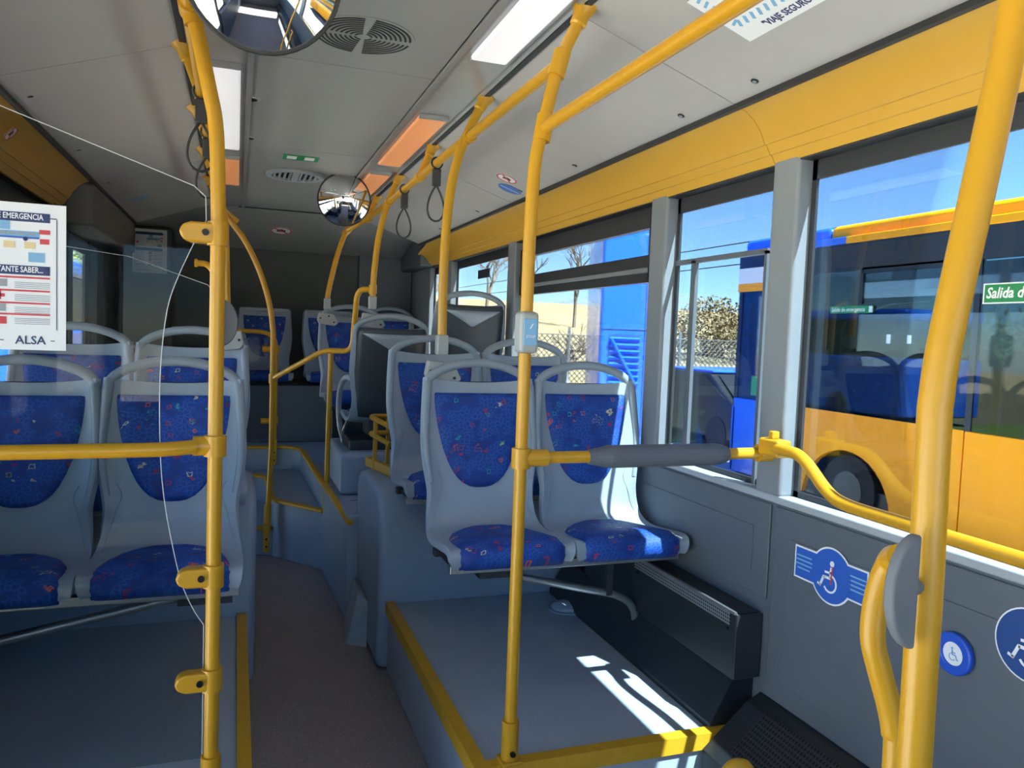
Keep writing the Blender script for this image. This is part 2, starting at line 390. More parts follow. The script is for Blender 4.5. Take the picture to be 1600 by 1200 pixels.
# rear steps and podium
rs = thing('trim_5', (0.5, 5.2, 0)); struct(rs, 'stepped blue-grey rear floor with yellow nosings', 'steps')
prism('lower_step', [(-0.86, 5.62), (0.24, 5.22), (0.24, 6.10), (-0.86, 6.10)], 2, 0.0, 0.19, STEPM, rs, 0.008)
prism('middle_step', [(0.24, 5.20), (0.53, 4.83), (0.53, 6.32), (-0.86, 6.32), (-0.86, 6.08), (0.16, 6.08), (0.225, 6.0)], 2, 0.0, 0.38, STEPM, rs, 0.008)
prism('rear_podium', [(0.545, 3.95), (XR, 3.95), (XR, YB), (-0.86, YB), (-0.86, 6.30), (0.42, 6.30), (0.485, 6.22), (0.51, 4.9)], 2, 0.0, 0.555, STEPM, rs, 0.012)
box('seat_podium', (0.56, 4.41, 0.555), (XR, 5.06, 0.80), STEPM, rs, 0.03)
box('engine_bulkhead', (-0.86, 6.56, 0.555), (XR, YB, 1.02), WALLM, rs, 0.01)
gm('seam', [boxg((0.60, 4.28, 0.555), (1.4, 4.286, 0.5565)), boxg((0.60, 4.96, 0.80), (1.4, 4.966, 0.8015)), boxg((0.62, 5.6, 0.555), (1.4, 5.606, 0.5565))], DARK, rs)
def nosing(pts, parent): return tube('nosing', pts, 0.016, YSTRIP, parent, n=6, r2=0.02)
nosing(fillet([(-0.5, 5.47, 0.185), (0.0, 5.295, 0.185), (0.235, 5.21, 0.185)], 0.02), rs)
nosing(fillet([(-0.5, 6.07, 0.38), (0.13, 6.07, 0.38), (0.225, 5.98, 0.38), (0.232, 5.22, 0.38)], 0.12), rs)
nosing(fillet([(0.245, 5.19, 0.375), (0.52, 4.83, 0.375)], 0.05), rs)
nosing(fillet([(-0.5, 6.30, 0.555), (0.40, 6.30, 0.555), (0.485, 6.2, 0.555), (0.508, 4.9, 0.555), (0.525, 4.4, 0.555), (0.555, 3.93, 0.52)], 0.12), rs)

# ---- right wall
wr = thing('wall_right', (1.6, 2.2, 0)); struct(wr, 'grey right side wall of the bus below and between the windows', 'wall')
box('lower_wall', (XR, YF, -0.3), (1.618, YB, 1.03), WALLM, wr)
box('upper_wall', (1.57, YF, 2.05), (1.618, YB, 2.46), FRAME, wr)
def wall_panel(y0, y1, z0, z1, parent, x=XR, s=-1):
    o = box('wall_panel', (x, y0, z0), (x+s*0.008, y1, z1), WALLM, parent, 0.004)
    b = 0.075
    box('panel_inset', (x+s*0.008, y0+b, z0+b*0.9), (x+s*0.011, y1-b, z1-b*1.1), WALLM, o, 0.002)
wall_panel(-0.3, 1.918, 0.43, 1.015, wr); wall_panel(1.94, 3.3, 0.72, 1.015, wr); wall_panel(-2.6, -0.32, 0.43, 1.015, wr); wall_panel(4.1, 6.4, 0.83, 1.015, wr)
box('sill', (1.546, YF, 1.02), (1.612, YB, 1.045), SILL, wr, 0.006)
PIL = [(-0.42, -0.24), (1.907, 2.027), (2.65, 2.775), (4.374, 4.51), (5.83, 6.05), (6.55, 7.3), (YF, -2.55)]
for a, b in PIL: box('pillar', (1.545 if b < 7 else 1.55, a, 1.04), (1.612, b, 2.07), PILLAR, wr, 0.012)
box('lintel', (1.55, YF, 2.045), (1.612, YB, 2.06), FRAME, wr)
# kick duct near, heater and plinth
prism('floor_duct', [(XR, 0.0), (XR, 0.425), (1.50, 0.40), (1.35, 0.27), (1.35, 0.0)], 1, -2.6, 1.945, HEATM, wr)
v = [(1.505, y, 0.4065) for y in (-1.0, 1.86)]+[(1.38, y, 0.298) for y in (1.86, -1.0)]
mesh('duct_grille', v, [(0, 1, 2, 3)], PERFF, wr)
prism('plinth', [(XR, 0.30), (XR, 0.47), (1.475, 0.455), (1.40, 0.32), (1.40, 0.30)], 1, 1.985, 3.3, HEATM, wr)
ht = thing('heater', (1.51, 2.45, 0.46), 'low dark metal heater with a perforated top edge along the right wall', 'heater')
box('casing', (1.455, 1.96, 0.462), (1.549, 3.05, 0.672), HEATM, ht, 0.006)
gm('grille', [boxg((1.4525, 1.99, 0.628), (1.4548, 2.6, 0.668))], PERFH, ht)
gm('edge_rail', [boxg((1.452, 1.965, 0.668), (1.462, 2.6, 0.676))], METAL, ht)
gm('end_cap', [boxg((1.453, 1.952, 0.47), (1.545, 1.96, 0.67))], DMETAL, ht)
for y in (2.0, 2.58): cyl('screw', (1.4555, y, 0.615), (1.451, y, 0.615), 0.005, SCREW, ht, 10)

# ---- windows, right
def window(n, y0, y1, mat, lab, slider=False, x=1.605, z0=1.045, z1=2.05, right=True):
    s = 1 if right else -1
    w = thing('window_%d' % n, (x, (y0+y1)/2, z0)); struct(w, lab, 'window')
    gm('pane', [boxg((x, y0, z0), (x+s*0.006, y1, z1))] if right else [boxg((x-0.006, y0, z0), (x, y1, z1))], mat, w)
    a, b = (x-0.01, x-0.001) if right else (x+0.001, x+0.01)
    fr = [boxg((a, y0, z1-0.062), (b, y1, z1)), boxg((a, y0, z0), (b, y1, z0+0.018)), boxg((a, y0, z0), (b, y0+0.02, z1)), boxg((a, y1-0.02, z0), (b, y1, z1))]
    gm('frame', fr, FRAME, w)
    if slider:
        c, d = (x-0.03, x) if right else (x, x+0.03)
        o = gm('slider_frame', [boxg((c, y0+0.02, 1.735), (d, y1-0.02, 1.775)), boxg((c-0.006 if right else c, y0+0.02, 1.795), (d if right else d+0.006, y1-0.02, 1.845)), boxg((c, y0+0.02, 1.955), (d, y1-0.02, 2.0)),
              boxg((c, y0+0.02, 1.735), (d, y0+0.055, 2.0)), boxg((c, y1-0.055, 1.735), (d, y1-0.02, 2.0))], FRAME, w)
        gm('slider_rail', [boxg((c, y0+0.03, 1.772), (d, y1-0.03, 1.797))], PILLAR, o)
    return w
w1 = window(1, -0.24, 1.907, GL_T, 'large tinted side window beside the wheelchair space')
w2 = window(2, 2.027, 2.65, GL_T, 'narrow tinted window between two grey pillars')
gm('inner_bars', [boxg((1.59, 2.09, 1.045), (1.604, 2.104, 1.80)), boxg((1.59, 2.50, 1.045), (1.604, 2.53, 1.80)), boxg((1.59, 2.09, 1.79), (1.604, 2.64, 1.808))], WALLM, w2)  # thin grey bars just inside the narrow pane
w3 = window(3, 2.775, 4.374, GL_M, 'side window with a black sliding vent over the second right seat row', True)
w4 = window(4, 4.51, 5.83, GL_M, 'clear side window beside the dark-backed seats')
w5 = window(5, 6.05, 6.55, GL_M, 'small rearmost side window')
w6 = window(6, -2.55, -0.42, GL_T, 'side window near the front of the bus')
# ---- left wall
wl = thing('wall_left', (-0.9, 2.2, 0)); struct(wl, 'grey left side wall of the bus', 'wall')
box('lower_wall', (-0.97, YF, -0.3), (XL, 0.20, 1.03), WALLM, wl); box('lower_wall', (-0.97, 1.93, -0.3), (XL, 4.62, 1.03), WALLM, wl)
box('rear_panel', (-0.97, 5.95, -0.3), (XL, YB, 2.46), REARM, wl)
box('upper_wall', (-0.97, YF, 2.05), (XL-0.02, YB, 2.46), FRAME, wl)
box('sill', (-0.94, YF, 1.02), (-0.83, 0.2, 1.045), SILL, wl, 0.006); box('sill', (-0.94, 1.93, 1.02), (-0.83, 4.6, 1.045), SILL, wl, 0.006)
for a, b in ((YF, -2.55), (-0.42, -0.24), (1.935, 2.027), (4.40, 4.62)): box('pillar', (-0.94, a, 1.04), (-0.845, b, 2.07), PILLAR if b < 4 else WALLD, wl, 0.012)
window(7, -2.55, -0.42, GL_C, 'left side window near the front of the bus', right=False, x=-0.915)
d2 = thing('door_2', (-0.92, 1.05, -0.05)); struct(d2, 'glazed double door opposite the wheelchair space', 'door')
for a, b in ((0.20, 1.06), (1.07, 1.93)):
    gm('leaf_frame', [boxg((-0.94, a, -0.05), (-0.90, a+0.05, 2.05)), boxg((-0.94, b-0.05, -0.05), (-0.90, b, 2.05)), boxg((-0.94, a+0.05, -0.05), (-0.90, b-0.05, 0.05)), boxg((-0.94, a+0.05, 1.97), (-0.90, b-0.05, 2.05))], FRAME, d2)
    gm('pane', [boxg((-0.923, a+0.05, 0.05), (-0.917, b-0.05, 1.97))], GL_C, d2)
window(8, -0.24, 0.20, GL_C, 'narrow left window in front of the double door', right=False, x=-0.915)
window(9, 2.027, 4.40, GL_C, 'left side window behind the clear partition and notice', True, right=False, x=-0.915)
dr = thing('door_1', (-0.9, 5.28, -0.1)); struct(dr, 'dark folding side door with a narrow glazed slot', 'door')
gm('leaf_frame', [boxg((-0.912, 4.62, -0.3), (-0.898, 5.12, 2.06)), boxg((-0.912, 5.50, -0.3), (-0.898, 5.95, 2.06)), boxg((-0.912, 5.12, 1.90), (-0.898, 5.50, 2.06)), boxg((-0.912, 5.12, -0.3), (-0.898, 5.50, 0.2))], WALLD, dr)
gm('pane', [boxg((-0.908, 5.12, 0.2), (-0.904, 5.50, 1.90))], GL_C, dr)
gm('edge_seal', [boxg((-0.898, 5.60, 0.0), (-0.885, 5.63, 2.05)), boxg((-0.898, 4.92, 0.0), (-0.885, 4.95, 2.05))], DARK, dr)
hd = box('trim_6', (-0.90, 4.56, 1.98), (-0.70, 6.25, 2.20), WALLD, None, 0.02); struct(hd, 'dark header box above the side door', 'door header')
# ---- rear wall and front
wre = thing('wall_rear', (0.345, YB+0.05, 0)); struct(wre, 'dark grey rear wall above the back seats', 'wall')
box('wall_board', (-0.97, YB, 0), (1.66, YB+0.1, 2.46), REARM, wre)
box('side_panel', (1.05, YB-0.03, 1.0), (1.55, YB, 2.2), WALLM, wre, 0.015)
box('side_panel', (-0.86, YB-0.45, 0.55), (-0.50, YB, 2.25), REARM, wre, 0.03)
wf = thing('wall_front', (0.345, YF, 0)); struct(wf, 'front end wall of the bus with windscreen', 'wall')
box('dash_wall', (-0.97, YF-0.1, -0.3), (1.66, YF, 0.85), WALLM, wf)
box('header', (-0.97, YF-0.1, 2.1), (1.66, YF, 2.46), FRAME, wf)
wf2 = thing('window_10', (0.345, YF-0.05, 0.85)); struct(wf2, 'wide front windscreen', 'window')
gm('pane', [boxg((-0.97, YF-0.06, 0.85), (1.66, YF-0.05, 2.1))], GL_C, wf2)

box('corner_filler', (1.44, 6.46, 2.05), (1.56, YB, 2.28), WALLM, wr, 0.01)
# ---- ceiling
ce = thing('ceiling', (CX, 2.2, 2.39)); struct(ce, 'grey panelled bus ceiling with sloping sides', 'ceiling')
box('roof', (-0.97, YF-0.1, 2.46), (1.625, YB+0.1, 2.52), WALLD, ce)
ZC = 2.39
for a, b in ((YF, -0.6), (-0.596, 1.15), (1.154, 2.755), (2.761, 4.13), (4.136, 6.28)):
    box('centre_panel', (0.005, a, ZC), (0.645, b, ZC+0.02), CEILC, ce, 0.003)
box('joint_backing', (-0.3, YF, ZC+0.022), (1.0, YB, ZC+0.03), DARK, ce)
def slope_pt(x, s): return (x if s > 0 else mx(x))
SL0, SL1 = (0.872, 2.386), (1.390, 2.211)
for s, br in ((1, (YF, -0.5, 2.02, 4.02, 6.3)), (-1, (YF, 0.7, 2.77, 4.62, 6.3))):
    for a, b in zip(br[:-1], br[1:]):
        poly = [(slope_pt(SL0[0], s), SL0[1]), (slope_pt(SL1[0], s), SL1[1]), (slope_pt(SL1[0], s), SL1[1]+0.02), (slope_pt(SL0[0], s), SL0[1]+0.02)]
        prism('side_panel', poly, 1, a+0.002, b-0.002, CEIL, ce)
    prism('panel_backing', [(slope_pt(0.85, s), 2.42), (slope_pt(1.42, s), 2.226), (slope_pt(1.42, s), 2.25), (slope_pt(0.85, s), 2.44)], 1, YF, 6.35, DARK, ce)
    # light trough
    x0, x1 = slope_pt(0.65, s), slope_pt(0.855, s)
    gm('light_trough', [boxg((min(x0, x1), YF, ZC-0.002), (max(x0, x1), 6.28, ZC+0.018))], TROUGH, ce)
    gm('trough_lip', [boxg((min(slope_pt(0.648, s), slope_pt(0.668, s)), YF, ZC-0.008), (max(slope_pt(0.648, s), slope_pt(0.668, s)), 6.28, ZC)),
                      boxg((min(slope_pt(0.84, s), slope_pt(0.852, s)), YF, ZC-0.01), (max(slope_pt(0.84, s), slope_pt(0.852, s)), 6.28, ZC))], TROUGH, ce)
# rear end slope of the ceiling
v = [(-0.86, 6.3, 2.40), (1.55, 6.3, 2.40), (1.55, YB, 2.17), (-0.86, YB, 2.17)]
o = mesh('rear_slope', v+[(p[0], p[1], p[2]+0.02) for p in v], [(3, 2, 1, 0), (4, 5, 6, 7), (0, 1, 5, 4), (1, 2, 6, 5), (2, 3, 7, 6), (3, 0, 4, 7)], CEILC, ce)
gm('rear_joint', [boxg((0.0, 6.282, 2.383), (0.65, 6.30, 2.392))], DARK, ce)
# lights (covers over the lamp tubes), right and left
def lamp(y0, y1, mat, s, lab):
    x0, x1 = slope_pt(0.69, s), slope_pt(0.81, s)
    t = thing('ceiling_light', ((x0+x1)/2, (y0+y1)/2, ZC-0.02), lab, 'ceiling light', 'strip lights in the ceiling troughs')
    o = box('diffuser', (x0, y0, ZC-0.022), (x1, y1, ZC-0.003), mat, t, 0.008)
    box('end_cap', (x0, y0-0.02, ZC-0.02), (x1, y0, ZC-0.003), TROUGH, t); box('end_cap', (x0, y1, ZC-0.02), (x1, y1+0.02, ZC-0.003), TROUGH, t)
lamp(-0.4, 2.45, LAMPW, 1, 'long white ceiling strip light above the right overhead rail, nearest one')
lamp(3.2, 4.18, LAMPO, 1, 'orange ceiling strip light above the right rail between two stubs')
lamp(4.45, 5.25, LAMPO, 1, 'orange ceiling strip light behind the small round mirror')
lamp(-0.4, 2.45, LAMPW, -1, 'white ceiling strip light above the left rail beside the big mirror')
lamp(2.9, 4.2, LAMPW, -1, 'white ceiling strip light above the left rail, middle one')
lamp(4.45, 5.25, LAMPO, -1, 'orange ceiling strip light behind the left partition pole')
# yellow coves
COVE = [(1.400, 2.205), (1.428, 2.196), (1.46, 2.175), (1.486, 2.145), (1.502, 2.112), (1.505, 2.106), (1.511, 2.105), (1.524, 2.082), (1.526, 2.078), (1.532, 2.077), (1.548, 2.050), (1.56, 2.05), (1.60, 2.22), (1.42, 2.235)]
def cove(n, s, y0, y1, lab):
    c = thing('trim_%d' % n, (slope_pt(1.5, s), (y0+y1)/2, 2.05)); struct(c, lab, 'cove trim')
    ys = [y0]+[q for q in (0.55, 2.02) if y0 < q < y1]+[y1]
    for a, b in zip(ys[:-1], ys[1:]):
        o = prism('cove_panel', [(slope_pt(p[0], s), p[1]) for p in COVE], 1, a+0.001, b-0.001, YELC, c); sharp(o, 0.35)
    return c
cv = cove(7, 1, YF, 6.0, 'long yellow cove panel above the right windows')
v, f_ = prism_g([(p[0], p[1]) for p in COVE], 1, 6.0, 6.5)
v = [Vector(p) for p in v]; n_ = len(COVE)
for i in range(n_, 2*n_):
    v[i].x += (1.50-v[i].x)*0.25; v[i].z += (2.07-v[i].z)*0.45
sharp(mesh('cove_end', v, f_, YELC, cv), 0.35)
cove(8, -1, YF, 4.54, 'yellow cove panel above the left windows')
for s, nm in ((1, 9), (-1, 10)):
    a, b = slope_pt(1.388, s), slope_pt(1.406, s)
    o = gm('trim_%d' % nm, [boxg((min(a, b), YF, 2.196), (max(a, b), 6.3, 2.212))], DARK, None); struct(o, 'thin black joint between ceiling slope and %s cove' % ('right' if s > 0 else 'left'), 'joint')
    a, b = slope_pt(0.854, s), slope_pt(0.874, s)
    o = gm('trim_%d' % (nm+2), [boxg((min(a, b), YF, 2.378), (max(a, b), 6.3, 2.40))], DARK, None); struct(o, 'black slot along the %s light trough' % ('right' if s > 0 else 'left'), 'joint')

# ================================================================ SEATS
KEYS = [(-.400, .448, .195), (-.418, .478, .212), (-.402, .508, .2175), (-.300, .500, .2185), (-.180, .488, .217), (-.105, .500, .212), (-.058, .548, .202), (-.034, .63, .195), (-.016, .72, .209), (.0, .80, .2165), (.025, .92, .212), (.046, 1.035, .203)]
PATH = [tuple(p) for p in crom(KEYS, 10)]
PY = np.array([p[0] for p in PATH]); PZ = np.array([p[1] for p in PATH]); PW = np.array([p[2] for p in PATH])
TY, TZ = np.gradient(PY), np.gradient(PZ); LN = np.hypot(TY, TZ); NY, NZ = -TZ/LN, TY/LN
ARC = np.concatenate([[0], np.cumsum(np.hypot(np.diff(PY), np.diff(PZ)))])
def surf(i, x, off):
    """point on the seat surface at path index i (float), lateral x, offset along normal"""
    f = lambda a: float(np.interp(i, range(len(a)), a))
    hw = f(PW); u = x/hw; onback = min(1, max(0, (f(PZ)-.52)/.12))
    wing = (0.030*onback+0.012*(1-onback))*abs(u)**4
    return (x, f(PY)+f(NY)*(off+wing), f(PZ)+f(NZ)*(off+wing))
def grid_mesh(name, rows, mat, parent, closed=False):
    m = len(rows[0]); v = [p for r in rows for p in r]
    f = [(i*m+j, i*m+j+1, (i+1)*m+j+1, (i+1)*m+j) for i in range(len(rows)-1) for j in range(m-1)]
    return mesh(name, v, f, mat, parent, True)
IB = int(np.argmax(PZ > .60))
def idx_z(z): return float(np.interp(z, PZ[IB-12:], np.arange(IB-12, len(PZ))))
def idx_arc(a): return float(np.interp(a, ARC, np.arange(len(ARC))))
def pad_rows(idx_hw, puff, nx=21, rim=0.006):
    """domed cushion over given (index, half width) stations"""
    rows = []; n = len(idx_hw)
    for r, (i, hw) in enumerate(idx_hw):
        v = min(r, n-1-r)/2.0; ev = min(1, v)
        row = []
        for k in range(nx):
            u = -1+2*k/(nx-1); u = math.copysign(abs(u)**0.75, u)
            h = rim+puff*(1-abs(u)**6)*ev if abs(u) < .999 and 0 < r < n-1 else -0.003
            row.append(surf(i, u*hw, h))
        rows.append(row)
    return rows
def build_seat(handle=True):
    r = thing('passenger_seat', (0, 0, 0))
    rows = []
    sel = list(range(5, len(PATH), 1))
    us = [-1, -.97, -.93, -.88, -.82, -.76, -.7, -.55, -.3, 0, .3, .55, .7, .76, .82, .88, .93, .97, 1]
    for i in sel:
        row = []
        for u in us:
            p = Vector(surf(i, u*PW[i], 0))
            if i > len(PATH)-6: p.z -= 0.014*(1-u*u)*(i-len(PATH)+6)/5
            row.append(p)
        rows.append(row)
    o = grid_mesh('shell', rows, SHELL, r)
    so_ = o.modifiers.new('thick', 'SOLIDIFY'); so_.thickness = 0.024; so_.offset = -1
    bm_ = o.modifiers.new('bev', 'BEVEL'); bm_.width = 0.008; bm_.segments = 3; bm_.limit_method = 'ANGLE'; bm_.angle_limit = 1.0
    # back cushion
    zs = [(.982, .172), (.978, .175), (.965, .176), (.93, .174), (.88, .168), (.83, .158), (.78, .145), (.74, .130), (.70, .110), (.675, .092), (.655, .070), (.642, .045), (.636, .015)]
    grid_mesh('backrest_cushion', pad_rows([(idx_z(z), h) for z, h in zs], 0.016), FAB, r)
    # seat cushion: from the rounded rear to under the front lip
    ar = ARC[np.argmin(np.abs(PY[:60]+.115)+np.abs(PZ[:60]-.49)*0)]
    st = [(0.0, .012), (.006, .05), (.015, .09), (.03, .125), (.055, .152), (.09, .164), (.14, .173), (.20, .179), (.26, .183), (.305, .185), (.33, .184), (.352, .182), (.366, .18)]
    tot = st[-1][0]; lo = 0.0
    grid_mesh('seat_cushion', pad_rows([(idx_arc(lo+(ar-lo)*(1-a/tot)), h) for a, h in st], 0.024), FAB, r)
    # dark back cover with light top triangle
    rows = []
    for z, h in ((1.028, .185), (1.0, .197), (.93, .197), (.85, .196), (.78, .198), (.70, .19), (.63, .178), (.57, .175), (.53, .165)):
        i = idx_z(max(z, .53)); rows.append([Vector(surf(i, u*h, -0.030-0.006*(1-u*u))) for u in (-1, -.8, -.4, 0, .4, .8, 1)])
    o = grid_mesh('back_cover', rows, BACKDARK, r)
    s2 = o.modifiers.new('thick', 'SOLIDIFY'); s2.thickness = 0.012; s2.offset = 0
    tri = []
    for z, a in ((1.0, .172), (.972, .118), (.940, .06), (.91, .008)):
        i = idx_z(z); tri.append([Vector(surf(i, u*a, -0.048)) for u in (-1, -.5, 0, .5, 1)])
    o = grid_mesh('back_trim', tri, SHELL, r); s3 = o.modifiers.new('thick', 'SOLIDIFY'); s3.thickness = 0.01; s3.offset = 0
    if handle:
        edge_ = [surf(idx_z(z), float(np.interp(idx_z(z), range(len(PW)), PW))-0.006, -0.008) for z in (.66, .74, .82, .90, .96, 1.0)]
        up = [(.193, .036, 1.030), (.158, .040, 1.060), (.085, .044, 1.086), (0, .045, 1.095)]
        half = edge_+up; full = [(-p[0], p[1], p[2]) for p in half]+half[::-1][1:]
        pts = crom(full, 4); rr = [0.010+0.007*min(1, max(0, (p.z-0.62)/0.36)) for p in pts]
        tube('grab_handle', pts, rr, HANDLE, r, n=12)
    else:
        gm('top_cap', [boxg((-.2, .03, 1.025), (.2, .062, 1.05))], HANDLE, r)
    # moulded seams on the flanks
    for s in (-1, 1):
        pp = [Vector(surf(idx_z(z), s*x, 0.0015)) for z, x in ((.70, .165), (.66, .15), (.61, .165))]+[Vector(surf(idx_arc(a), s*x, 0.0015)) for a, x in ((.40, .19), (.36, .195))]
        tube('seam_line', crom(pp, 4), 0.0012, GREYP, r, n=4)
    gm('pedestal', [boxg((-.10, -.30, .40), (.10, -.06, .485))], DMETAL, r)
    return r
seat0 = build_seat(True); seatN = build_seat(False)
SEATS = [  # proto, x, y(back), base z, facing rear, label, group
 (0, 0.862, 2.76, 0.295, 0, 'blue patterned seat directly behind the middle yellow pole on the right platform', 'seats'),
 (0, 1.300, 2.76, 0.295, 0, 'blue patterned window seat with a sunlit cushion behind the grey padded rail', 'seats'),
 (0, 0.862, 3.46, 0.375, 0, 'blue aisle seat in the second right row, against the wheel box', 'seats'),
 (0, 1.300, 3.46, 0.375, 0, 'blue patterned window seat in the second row on the right, mostly hidden', 'seats'),
 (0, 0.83, 4.44, 0.485, 1, 'dark grey seat back facing the rear, aisle side, clamped to a yellow pole', 'rear-facing seats'),
 (0, 1.30, 4.46, 0.64, 1, 'dark grey seat back against the bright window, higher of the two rear-facing seats', 'rear-facing seats'),
 (0, 0.755, 5.52, 0.56, 0, 'forward-facing blue seat behind the bent yellow rail, clamped to the last pole', 'seats'),
 (0, 1.30, 6.98, 0.60, 0, 'blue back-row seat with a grab handle in the right rear corner by the window', 'back row seats'),
 (1, 0.76, 7.0, 0.60, 0, 'blue back-row seat partly hidden behind the aisle seats, right of the centre one', 'back row seats'),
 (1, 0.225, 7.0, 0.60, 0, 'shaded blue seat in the middle of the back row at the end of the aisle', 'back row seats'),
 (0, -0.190, 2.78, 0.275, 0, 'blue patterned aisle seat behind the left pole and clear partition', 'seats'),
 (0, -0.628, 2.78, 0.27, 0, 'blue patterned seat at the left edge below the notice on the partition', 'seats'),
 (0, -0.170, 3.46, 0.375, 0, 'blue second-row aisle seat on the left, clamped to a pole', 'seats'),
 (0, -0.61, 3.46, 0.375, 0, 'blue second-row window seat on the left behind the notice', 'seats'),
]
used = [False, False]
for p, x, y, z, rr, lab, grp in SEATS:
    proto = (seat0, seatN)[p]
    if not used[p]:
        o = proto; used[p] = True; o.location = (x, y, z)
    else: o = dup(proto, (x, y, z))
    o.rotation_euler = (0, 0, math.pi if rr else 0)
    tag(o, lab, 'seat', 'blue patterned bus seats' if grp == 'seats' else grp)
# seat frames
def seat_frame(x0, x1, y, z, zf, lab, s=1, leg=True):
    t = thing('bench_support', ((x0+x1)/2, y, zf), lab, 'bench support')
    box('front_beam', (x0, y-0.36, z), (x1, y-0.325, z+0.03), METAL, t, 0.004)
    box('rear_beam', (x0, y-0.15, z), (x1, y-0.115, z+0.03), DMETAL, t, 0.004)
    for xx in (x0+0.02, (x0+x1)/2, x1-0.05): gm('cross_bar', [boxg((xx, y-0.33, z+0.004), (xx+0.03, y-0.12, z+0.024))], DMETAL, t)
    if leg:
        w = x1 if s > 0 else x0; a = x0+0.16 if s > 0 else x1-0.16
        tube('brace_tube', fillet([(a, y-0.18, z-0.045), (w-s*0.13, y-0.18, zf+0.23), (w-s*0.06, y-0.17, zf+0.17), (w-s*0.03, y-0.12, zf+0.02)], 0.06), 0.015, METAL, t)
        gm('hanger', [boxg((w-s*0.19-0.012, y-0.2, zf+0.24), (w-s*0.19+0.012, y-0.17, z+0.01))], DMETAL, t)
        gm('bracket', [boxg((a-0.02, y-0.24, z-0.06), (a+0.14, y-0.14, z+0.002))], DMETAL, t)
    return t
seat_frame(0.665, 1.52, 2.76, 0.712, 0.30, 'steel frame beam and brace tube under the front right seat pair')
seat_frame(-0.85, 0.02, 2.78, 0.688, 0.30, 'steel frame beam under the front left seat pair', -1)
seat_frame(0.665, 1.50, 3.46, 0.79, 0.30, 'grey frame beam under the second right seat pair', 1, False)
seat_frame(-0.82, 0.02, 3.46, 0.79, 0.30, 'grey frame beam under the second left seat pair', -1, False)
# pedestals / arm loop of the rear-facing pair
t = thing('seat_pedestal', (0.9, 4.75, 0.80), 'grey plinth carrying the two rear-facing seats', 'seat base')
box('plinth', (0.62, 4.5, 0.80), (1.52, 4.82, 0.86), DMETAL, t, 0.01)
box('riser', (1.12, 4.5, 0.86), (1.50, 4.8, 1.03), DMETAL, t, 0.01)
t = thing('armrest', (0.63, 4.85, 0.8), 'pale grey loop-shaped armrest leg beside the dark rear-facing seat', 'armrest')
tube('loop', crom([(0.665, 4.60, 1.19), (0.63, 4.72, 1.21), (0.605, 4.82, 1.15), (0.60, 4.86, 1.02), (0.61, 4.86, 0.90), (0.635, 4.84, 0.80)], 6), 0.017, SHELL, t)
tube('stay', [(0.665, 4.66, 1.06), (0.64, 4.80, 0.92), (0.625, 4.85, 0.86)], 0.009, METAL, t)
# pedestal under forward seat and bulkhead seats
box('pedestal_box', (0.60, 5.22, 0.555), (0.92, 5.48, 0.96), DMETAL, None, 0.01)
tag(bpy.data.objects['pedestal_box'], 'dark box pedestal under the seat clamped to the last pole', 'seat base')

# ================================================================ POLES AND RAILS
R = 0.0172
def base_foot(p, parent, h=0.12):
    x, y, z = p
    o = cyl('base_socket', (x, y, z), (x, y, z+h), 0.024, YEL, parent); box('base_plate', (x-0.03, y-0.03, z), (x+0.03, y+0.03, z+0.012), YEL, parent, 0.004)
    cyl('bolt', (x, y-0.022, z+0.035), (x, y-0.031, z+0.035), 0.008, SCREW, o, 10)
def joint(p, d, parent, L=0.06, r=0.0235, d2=None):
    p, d = Vector(p), Vector(d).normalized()
    o = cyl('joint_sleeve', p-d*L/2, p+d*L/2, r, YEL, parent)
    if d2 is not None:
        d2 = Vector(d2); cyl('joint_arm', p, p+d2, r*0.92, YEL, o)
def anchor(p, d, parent):
    """flared ceiling foot at p, pole leaving along d"""
    p, d = Vector(p), Vector(d).normalized()
    pts = [p+d*k for k in (0, .012, .03, .055, .06)]
    sharp(mesh('ceiling_foot', *sweep_g(pts, [.034, .03, .022, .0225, .018], 16), YEL, parent), 0.7)
def seat_bracket(p, parent, s=1):
    x, y, z = p
    o = box('seat_bracket', (x-0.022, y-0.022, z-0.075), (x+0.022, y+0.022, z), GREYB, parent, 0.006)
    sh = [(x-0.055*s, z-0.095), (x+0.045*s, z-0.105), (x+0.075*s, z-0.165), (x+0.05*s, z-0.185), (x-0.05*s, z-0.175), (x-0.065*s, z-0.15)]
    prism('clamp', sh, 1, y-0.03, y+0.012, GREYB, o, 0.006)
    for dx, dz in ((-0.045, -0.135), (0.01, -0.12), (0.045, -0.16)): cyl('bolt', (x+dx*s, y-0.03, z+dz), (x+dx*s, y-0.034, z+dz), 0.006, SCREW, o, 8)
TOPR = [(0.742, 1.95), (0.760, 2.053), (0.80, 2.225), (0.85, 2.34), (0.866, 2.385)]
def pole(name, y, low, lab, s=1, foot=None, bracket=None, group=None):
    """stanchion: straight from low upwards, leaning out to the ceiling slot"""
    f = (lambda x: x) if s > 0 else mx
    t = thing(name, (f(0.735), y, low), lab, 'grab pole', 'yellow grab poles')
    pts = [(f(0.735), y, low), (f(0.735), y, 1.75)]+[(f(a), y, b) for a, b in TOPR]
    tube('tube', [pts[0]]+crom(pts[1:], 6), R, YEL, t)
    anchor((f(0.868), y, 2.388), (f(0.85)-f(0.868), 0, -0.05), t)
    if foot: base_foot((f(0.735), y, low), t)
    return t
